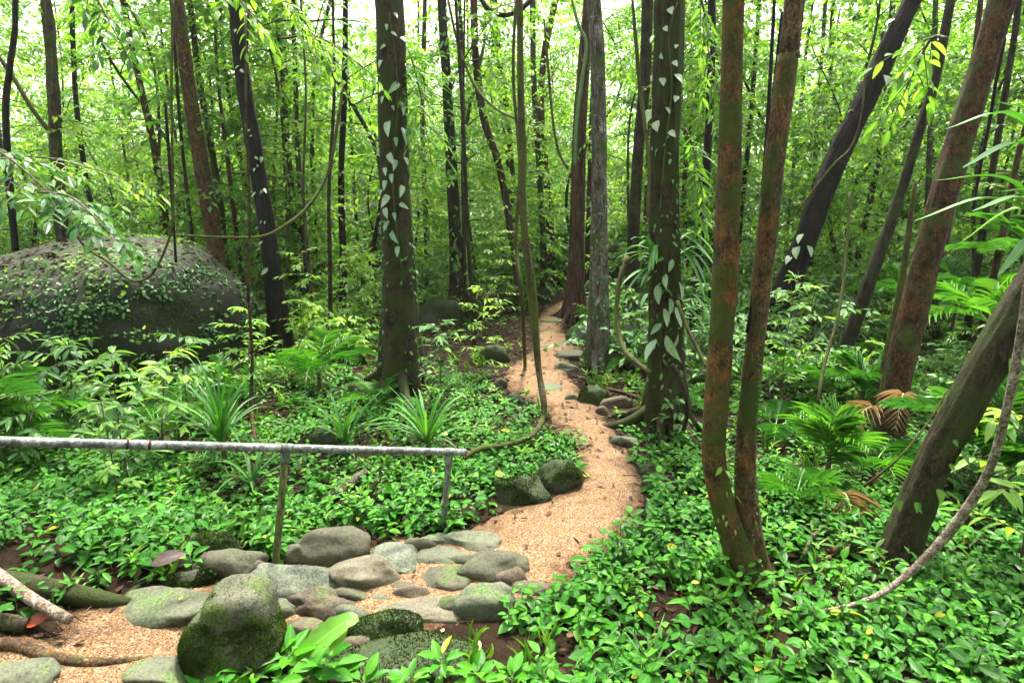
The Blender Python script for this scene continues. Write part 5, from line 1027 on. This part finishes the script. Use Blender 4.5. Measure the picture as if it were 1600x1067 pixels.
LAND = [(-60, 'picture edge'), (88, 'knobby mottled trunk'), (318, 'lichen-flecked brown trunk'), (400, 'black leaning trunk'), (535, 'slim black trunk'), (616, 'thick mossy trunk'), (706, 'ivy-dressed trunk'), (816, 'hanging mossy liana'), (903, 'reddish path-bend trunk'), (936, 'pale grey trunk'), (1040, 'vine-clad trunk'), (1138, 'orange-mottled trunk'), (1210, 'tan trunk'), (1320, 'black slanting trunk'), (1480, 'brown leaning trunk'), (1680, 'picture edge')]
ORD = ['first', 'second', 'third', 'fourth', 'fifth', 'sixth', 'seventh', 'eighth', 'ninth', 'tenth', 'eleventh', 'twelfth', 'thirteenth', 'fourteenth', 'fifteenth', 'sixteenth', 'seventeenth', 'eighteenth', 'nineteenth', 'twentieth', 'twenty-first', 'twenty-second', 'twenty-third', 'twenty-fourth', 'twenty-fifth', 'twenty-sixth', 'twenty-seventh', 'twenty-eighth', 'twenty-ninth', 'thirtieth', 'thirty-first', 'thirty-second', 'thirty-third', 'thirty-fourth', 'thirty-fifth', 'thirty-sixth', 'thirty-seventh', 'thirty-eighth', 'thirty-ninth', 'fortieth']
def place_copies(protos, spots, group, what):
    used_ = [False] * len(protos); bins = {}
    for (x, y, v, s, rz) in sorted(spots, key=lambda q: q[1]):
        o = protos[v]
        if used_[v]: o = copy_tree(protos[v])
        used_[v] = True; nb_ = globals().get('nb_', 0) + (y < 0); globals()['nb_'] = nb_
        z = float(gz(x, y)); o.location = (x, y, z - .02); o.rotation_euler = (0, 0, rz); o.scale = (s, s, s)
        px = to_px(np.array([(x, y, z + 1)]))[0][0]; k = max(0, min(len(LAND) - 2, sum(1 for q in LAND if q[0] < px) - 1))
        if y > 0: bins[k] = bins.get(k, 0) + 1
        c = ORD[min(bins.get(k, 1), 40) - 1]
        tag(o, f'{what[v]}, {c} deep between {LAND[k][1]} and {LAND[k + 1][1]}' if y > 0 else f'{what[v]}, {ORD[nb_ % 40]} of the unseen shade ring added behind the viewpoint', None, group)

rg = np.random.default_rng(2024)
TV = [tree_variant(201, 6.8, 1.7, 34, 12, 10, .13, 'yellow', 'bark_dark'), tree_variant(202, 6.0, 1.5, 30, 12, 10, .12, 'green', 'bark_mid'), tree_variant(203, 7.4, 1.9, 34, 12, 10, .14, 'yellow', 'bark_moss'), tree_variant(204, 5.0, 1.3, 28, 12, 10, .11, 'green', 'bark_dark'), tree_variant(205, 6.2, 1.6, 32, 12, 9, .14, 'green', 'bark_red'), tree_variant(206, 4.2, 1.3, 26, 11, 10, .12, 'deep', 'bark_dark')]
TW = ['tall yellow-green leafy tree', 'mid-height fresh green leafy tree', 'lofty yellow-green tree with wide sprays', 'shorter fine-leaved green tree', 'large-leaved green tree', 'small dark green tree']
spots = []; tries = 0
while len(spots) < 136 and tries < 9000:
    tries += 1; az = R(rg.uniform(-46, 46)); r = math.sqrt(rg.uniform(11.5 ** 2, 36 ** 2)) if rg.random() > .3 else rg.uniform(11.5, 19); x, y = r * math.sin(az), r * math.cos(az)
    if y < 10.8: continue
    if r > 23 and rg.random() < .45: continue
    if any((x - q[0]) ** 2 + (y - q[1]) ** 2 < (.75 + .035 * r) ** 2 for q in spots): continue
    if abs(x - .1 * y) < .9 and y < 15.5: continue
    if (x - GBC[0]) ** 2 + (y - GBC[1]) ** 2 < 6: continue
    v = int(rg.choice(6, p=[.14, .24, .13, .2, .2, .09])); spots.append((x, y, v, rg.uniform(.8, 1.25), rg.uniform(0, 6.28)))
for k_ in range(24):  # unseen trees added behind the camera to darken trunk and boulder fronts
    a_ = R(100 + 160 * (k_ + .5) / 24 + rg.uniform(-3, 3)); r_ = rg.uniform(4.5, 10); spots.append((r_ * math.sin(a_), r_ * math.cos(a_), int(rg.choice(6)), rg.uniform(.9, 1.2), rg.uniform(0, 6.28)))
place_copies(TV, spots, 'understory trees filling the forest', TW)

def shrub_variant(seed, H, nb, L, nleaf, ll, m, name='shrub'):
    rg = np.random.default_rng(seed); b = MB(); bt = MB()
    for j in range(nb):
        a = rg.uniform(0, 6.28); e = R(rg.uniform(25, 85)); l = H * rg.uniform(.6, 1.1); d = np.array((math.cos(a) * math.cos(e), math.sin(a) * math.cos(e), math.sin(e))); t = np.linspace(0, 1, 6); Q = d * (l * t)[:, None] - np.array((0, 0, 1)) * (.2 * l * t ** 2)[:, None]
        tube(bt, Q, .006 * (1 - .7 * t) + .001, 4, cap=False)
        for q in range(5):
            p = Q[rg.integers(2, 6)]; aa = a + rg.normal(0, 1.0); spray(b, None, p, (math.cos(aa), math.sin(aa), rg.normal(.1, .35)), L * rg.uniform(.5, 1), nleaf, ll, ll * .42, rg, MID, rg.normal(.55, .12), flat=.35)
    root = empty(name, (0, 0, -50), 'x', 'shrub'); bt.build('stem', M['twig'], root); b.build('foliage', M[m], root); return root
SV = [shrub_variant(301, 1.0, 16, .35, 8, .09, 'green'), shrub_variant(302, .7, 14, .28, 8, .08, 'green'), shrub_variant(303, 1.3, 18, .4, 8, .11, 'deep'), shrub_variant(304, .8, 14, .3, 7, .10, 'yellow')]
SW = ['waist-high fresh green shrub', 'low green shrub', 'dark glossy shrub', 'yellow-green low shrub']
spots = []; tries = 0
while len(spots) < 215 and tries < 9000:
    tries += 1; az = R(rg.uniform(-43, 43)); r = rg.uniform(7.6, 21); x, y = r * math.sin(az), r * math.cos(az)
    if path_dist([x], [y])[0] > -.45 or (y < 15.5 and abs(x - .1 * y) < .95): continue
    if any((x - q[0]) ** 2 + (y - q[1]) ** 2 < .55 ** 2 for q in spots): continue
    if ((x - GBC[0]) / (GBW + .2)) ** 2 + ((y - GBC[1]) / 1.8) ** 2 < 1: continue
    if -2.4 < x < .6 and 7 < y < 11.5 and rg.random() < .85: continue
    if y < 9 and rg.random() < .6: continue
    v = int(rg.choice(4)); spots.append((x, y, v, rg.uniform(.7, 1.3) * (1 + .5 * smooth(10, 18, y)), rg.uniform(0, 6.28)))
place_copies(SV, spots, 'shrubs of the undergrowth', SW)

PV = []
for v_, (r0, mm) in enumerate(((.035, 'bark_mid'), (.05, 'bark_dark'), (.028, 'bark_moss'), (.042, 'bark_red'))):
    rg_ = np.random.default_rng(700 + v_); Cp = catmull([(0, 0, -.2), (rg_.normal(0, .12), 0, 3), (rg_.normal(0, .25), rg_.normal(0, .2), 6), (rg_.normal(0, .4), 0, 9.5)], 50); q_ = empty('slender_tree', (0, 0, -50), 'x', 'tree'); b = MB(); tube(b, Cp, np.linspace(r0, r0 * .6, 50), 9, .12, v_)
    bt = b; b = MB()
    for j in range(14):
        a_ = rg_.uniform(0, 6.28); spray(b, bt, Cp[int(rg_.uniform(12, 49))], (math.cos(a_), math.sin(a_), .4), rg_.uniform(.4, .9), 10, .12, .055, rg_, FAR, rg_.normal(.55, .15))
    bt.build('trunk', M[mm], q_); b.build('crown', M['green'], q_); PV.append(q_)
spots2 = []; tries = 0
while len(spots2) < 22 and tries < 5000:
    tries += 1; az = R(rg.uniform(-42, 42)); r = rg.uniform(11.5, 24); x, y = r * math.sin(az), r * math.cos(az)
    if abs(x - .1 * y) < .7 or (x - GBC[0]) ** 2 + (y - GBC[1]) ** 2 < 6 or any((x - q[0]) ** 2 + (y - q[1]) ** 2 < .7 for q in spots2): continue
    spots2.append((x, y, int(rg.choice(4)), rg.uniform(.85, 1.2), rg.uniform(0, 6.28)))
place_copies(PV, spots2, 'bare slender poles of the forest', ['slim grey-brown pole tree', 'slim dark pole tree', 'thin mossy pole tree', 'slim reddish pole tree'])

# ferns: copied rosettes of fronds in the middle distance
FP = palm('x', (0, 0, -50), 9, .7, 24, .13, .014, 400, name='fern', stem=.03, el=(25, 65), droop=(.3, .6), var=.55, cat='fern', group='ferns of the undergrowth')
spots = []; tries = 0
while len(spots) < 34 and tries < 5000:
    tries += 1; az = R(rg.uniform(-40, 40)); r = rg.uniform(6.8, 16); x, y = r * math.sin(az), r * math.cos(az)
    if path_dist([x], [y])[0] > -.5 or (y < 14 and abs(x - .09 * y) < .6): continue
    if ((x - GBC[0]) / (GBW + .2)) ** 2 + ((y - GBC[1]) / 1.8) ** 2 < 1: continue
    if any((x - q[0]) ** 2 + (y - q[1]) ** 2 < .8 for q in spots): continue
    spots.append((x, y, 0, rg.uniform(.7, 1.3), rg.uniform(0, 6.28)))
place_copies([FP], spots, 'ferns of the undergrowth', ['feathery green fern'])

# ------------------------------------------------------------------ far wood: one mass of leaves
rg = np.random.default_rng(9); n = 80000
az = np.radians(rg.uniform(-48, 48, n)); r = rg.uniform(30, 52, n); x, y = r * np.sin(az), r * np.cos(az); z = gz(x, y) + rg.uniform(0, 1, n) ** 1.2 * 9
cl = fbm(np.stack([x * .35, y * .35, z * .45], 1), 12, 3); k = cl + .02 - .06 * np.clip(z - gz(x, y) - 4, 0, 9) > rg.normal(0, .12, n)
x, y, z, cl = x[k], y[k], z[k], cl[k]; n = len(x); b = MB()
leaves(b, np.stack([x, y, z], 1), rg.normal(size=(n, 3)) * (1, 1, .5), rg.normal(0, .6, (n, 3)) + (0, 0, 1), rg.uniform(.2, .42, n), rg.uniform(.10, .2, n), np.clip(.5 + cl * .5 + rg.normal(0, .15, n), 0, 1))
tag(b.build('distant_wood', M['yellow']), kind='stuff')

# ------------------------------------------------------------------ ground cover and litter
SPARSE = [(-1.0, 9.3, 2.2), (.2, 8.8, 1.0), (.35, 7.4, .5), (1.0, 7.0, .8), (1.3, 6.2, .8), (2.6, 7.5, 1.2), (-.15, 2.55, .45), (-1.9, 3.35, .35), (-.3, 4.25, .25), (1.0, 9, 1.2), (2.4, 5.6, .7), (-1.2, 4.5, .25), (3.3, 4.6, .6)]
def scatter(n, x0, x1, y0, y1, seed, dens):
    rg = np.random.default_rng(seed); x = rg.uniform(x0, x1, n); y = rg.uniform(y0, y1, n); k = abs(x) < y * .95 + .9; x, y = x[k], y[k]
    sd = path_dist(x, y); d = dens(x, y, sd); k = rg.random(len(x)) < d; x, y = x[k], y[k]
    ok = np.ones(len(x), bool)
    for (cx, cy_, rr) in STONES: ok &= (x - cx) ** 2 + (y - cy_) ** 2 > (rr * .85) ** 2
    for (cx, cy_, rr) in TRUNKS: ok &= (x - cx) ** 2 + (y - cy_) ** 2 > rr ** 2
    return x[ok], y[ok], rg
def cover_dens(x, y, sd):
    d = smooth(-.45, .2, n2(x, y, 1.1, 21, 3)) * np.where(y > 5, .95, .8) + np.where(y > 5, .08, .25)
    for (cx, cy_, rr) in SPARSE: d *= 1 - .93 * np.exp(-((x - cx) ** 2 + (y - cy_) ** 2) / rr ** 2)
    near_left = (x < -.2) & (y < 3.7); d = np.where(near_left & (y < 3.15 + .12 * x * 0), d * .12, d)
    return d * smooth(.03, -.07, sd + .06 * np.clip(y - 5.5, 0, 5) + .05 * n2(x, y, 4, 22, 2))
b = MB(); bs = MB()
def cover(n, x0, x1, y0, y1, seed, t_, size, nl, stems):
    x, y, rg = scatter(n, x0, x1, y0, y1, seed, cover_dens); m = len(x); z = gz(x, y); h = rg.uniform(.05, .17, m) * size; s = rg.uniform(.55, 1.4, m) * size; h = h * np.where(y > 5.5, .6, 1); rz = rg.uniform(0, 6.28, m); lx, ly = rg.normal(0, .12, m), rg.normal(0, .12, m); pv = rg.normal(.5, .16, m) + .25 * n2(x, y, 1.6, 25, 2)
    for j in range(nl):
        f = 1 - (j // 2) * .30; az = rz + (j % 2) * math.pi + (j // 2) * 1.57 + rg.normal(0, .25, m); el = rg.normal(.12, .28, m) + (.45 if j < 2 else 0) * rg.random(m)
        D = np.stack([np.cos(az) * np.cos(el), np.sin(az) * np.cos(el), np.sin(el)], 1); zf = h * np.maximum(f, .15)
        P = np.stack([x + lx * zf, y + ly * zf, z + zf], 1) + D * (.012 * s)[:, None]; l = .072 * s * rg.uniform(.65, 1.15, m) * (.72 if j < 2 else 1.0)
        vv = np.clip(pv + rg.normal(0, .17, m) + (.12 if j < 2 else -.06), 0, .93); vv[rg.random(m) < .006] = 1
        leaves(b, P, D - (0, 0, .1), np.array((0, 0, 1.)) + rg.normal(0, .25, (m, 3)), l, l * rg.uniform(.42, .62, m), vv, t_)
    if stems: leaves(bs, np.stack([x, y, z - .01], 1), np.stack([lx, ly, np.ones(m)], 1), rg.normal(size=(m, 3)), h + .012, .006, .4)
cover(6800, -4.6, 4.6, 1.7, 4.6, 1, NEAR, 1.12, 8, True)
cover(8400, -6.5, 7, 4.6, 7.6, 2, MID, .98, 8, True)
cover(13000, -13, 14, 7.6, 14.5, 3, FAR, .95, 6, False)
cover(14000, -22, 24, 14.5, 26, 4, FAR, 1.9, 6, False)
# a second, narrow-leaved herb mixed in, and fine grass
b2 = MB()
x, y, rg = scatter(2600, -6, 6, 1.7, 10, 91, lambda x, y, sd: smooth(-.2, .5, n2(x, y, 1.9, 92, 2)) * smooth(-.02, -.12, sd) * .8); m = len(x)
for j in range(7):
    az = j * .9 + x * 40; el = rg.uniform(.1, .9, m); D = np.stack([np.cos(az) * np.cos(el), np.sin(az) * np.cos(el), np.sin(el)], 1)
    leaves(b2, np.stack([x, y, gz(x, y) + rg.uniform(.03, .14, m)], 1), D, np.array((0, 0, 1.)) + rg.normal(0, .3, (m, 3)), rg.uniform(.05, .12, m), rg.uniform(.014, .03, m), np.clip(rg.normal(.45, .25, m), 0, 1), MID)
x, y, rg = scatter(1500, -5, 5, 1.7, 9, 93, lambda x, y, sd: smooth(.0, .5, n2(x, y, 1.2, 94, 2)) * smooth(-.02, -.12, sd)); m = len(x)
for j in range(6):
    leaves(b2, np.stack([x + rg.normal(0, .02, m), y + rg.normal(0, .02, m), gz(x, y)], 1), rg.normal(0, .45, (m, 3)) + (0, 0, 1), rg.normal(size=(m, 3)), rg.uniform(.08, .2, m), .006, np.clip(rg.normal(.5, .2, m), 0, 1), STRAPT)
tag(b2.build('low_herbs', M['green']), kind='stuff')
gc = b.build('ground_cover', M['cover']); tag(gc, kind='stuff'); tag(bs.build('ground_cover_stems', M['greenstem']), kind='stuff')

def litter_dens(x, y, sd): return np.where(sd > .02, .05 + .55 * np.exp(-sd / .12), np.where(sd > -.25, 1, .7)) * smooth(-.7, .2, n2(x, y, 1.3, 41, 2))
b = MB()
for (n, y0, y1, s, t_, sd_) in ((9000, 1.7, 5, .8, MID, 1), (22000, 5, 13, 1.1, FAR, 2)):
    x, y, rg = scatter(n, -6, 6, y0, y1, 60 + sd_, litter_dens); m = len(x)
    sdv = path_dist(x, y)
    leaves(b, np.stack([x, y, gz(x, y) + rg.uniform(.004, .03, m) + np.clip(sdv * .22, 0, .022)], 1), rg.normal(size=(m, 3)) * (1, 1, .18), np.array((0, 0, 1.)) + rg.normal(0, .35, (m, 3)), rg.uniform(.025, .11, m) * s, rg.uniform(.012, .045, m) * s, np.clip(rg.normal(.35, .27, m), 0, 1), t_)
x, y, rg = scatter(2600, -5, 5, 1.7, 8, 66, litter_dens); m = len(x)
leaves(b, np.stack([x, y, gz(x, y) + .012], 1), rg.normal(size=(m, 3)) * (1, 1, .12), np.tile((0, 0, 1.), (m, 1)), rg.uniform(.08, .35, m), rg.uniform(.004, .009, m), np.clip(rg.normal(.25, .2, m), 0, 1))
tag(b.build('leaf_litter', M['litter']), kind='stuff')

# ------------------------------------------------------------------ the moist air between the trees
import bmesh
hb = bmesh.new(); bmesh.ops.create_cube(hb, size=1); me = bpy.data.meshes.new('haze'); hb.to_mesh(me); hb.free()
hz = bpy.data.objects.new('haze', me); col.objects.link(hz); hz.scale = (210, 190, 36); hz.location = (0, 74, 14.5)
hm = bpy.data.materials.new('haze'); hm.use_nodes = True; hm.node_tree.nodes.clear(); hv = hm.node_tree.nodes.new('ShaderNodeVolumePrincipled'); ho = hm.node_tree.nodes.new('ShaderNodeOutputMaterial')
hv.inputs['Color'].default_value = (.86, .94, .84, 1); hv.inputs['Density'].default_value = .0005; hv.inputs['Anisotropy'].default_value = .35
hm.node_tree.links.new(hv.outputs[0], ho.inputs['Volume']); me.materials.append(hm); tag(hz, kind='stuff')
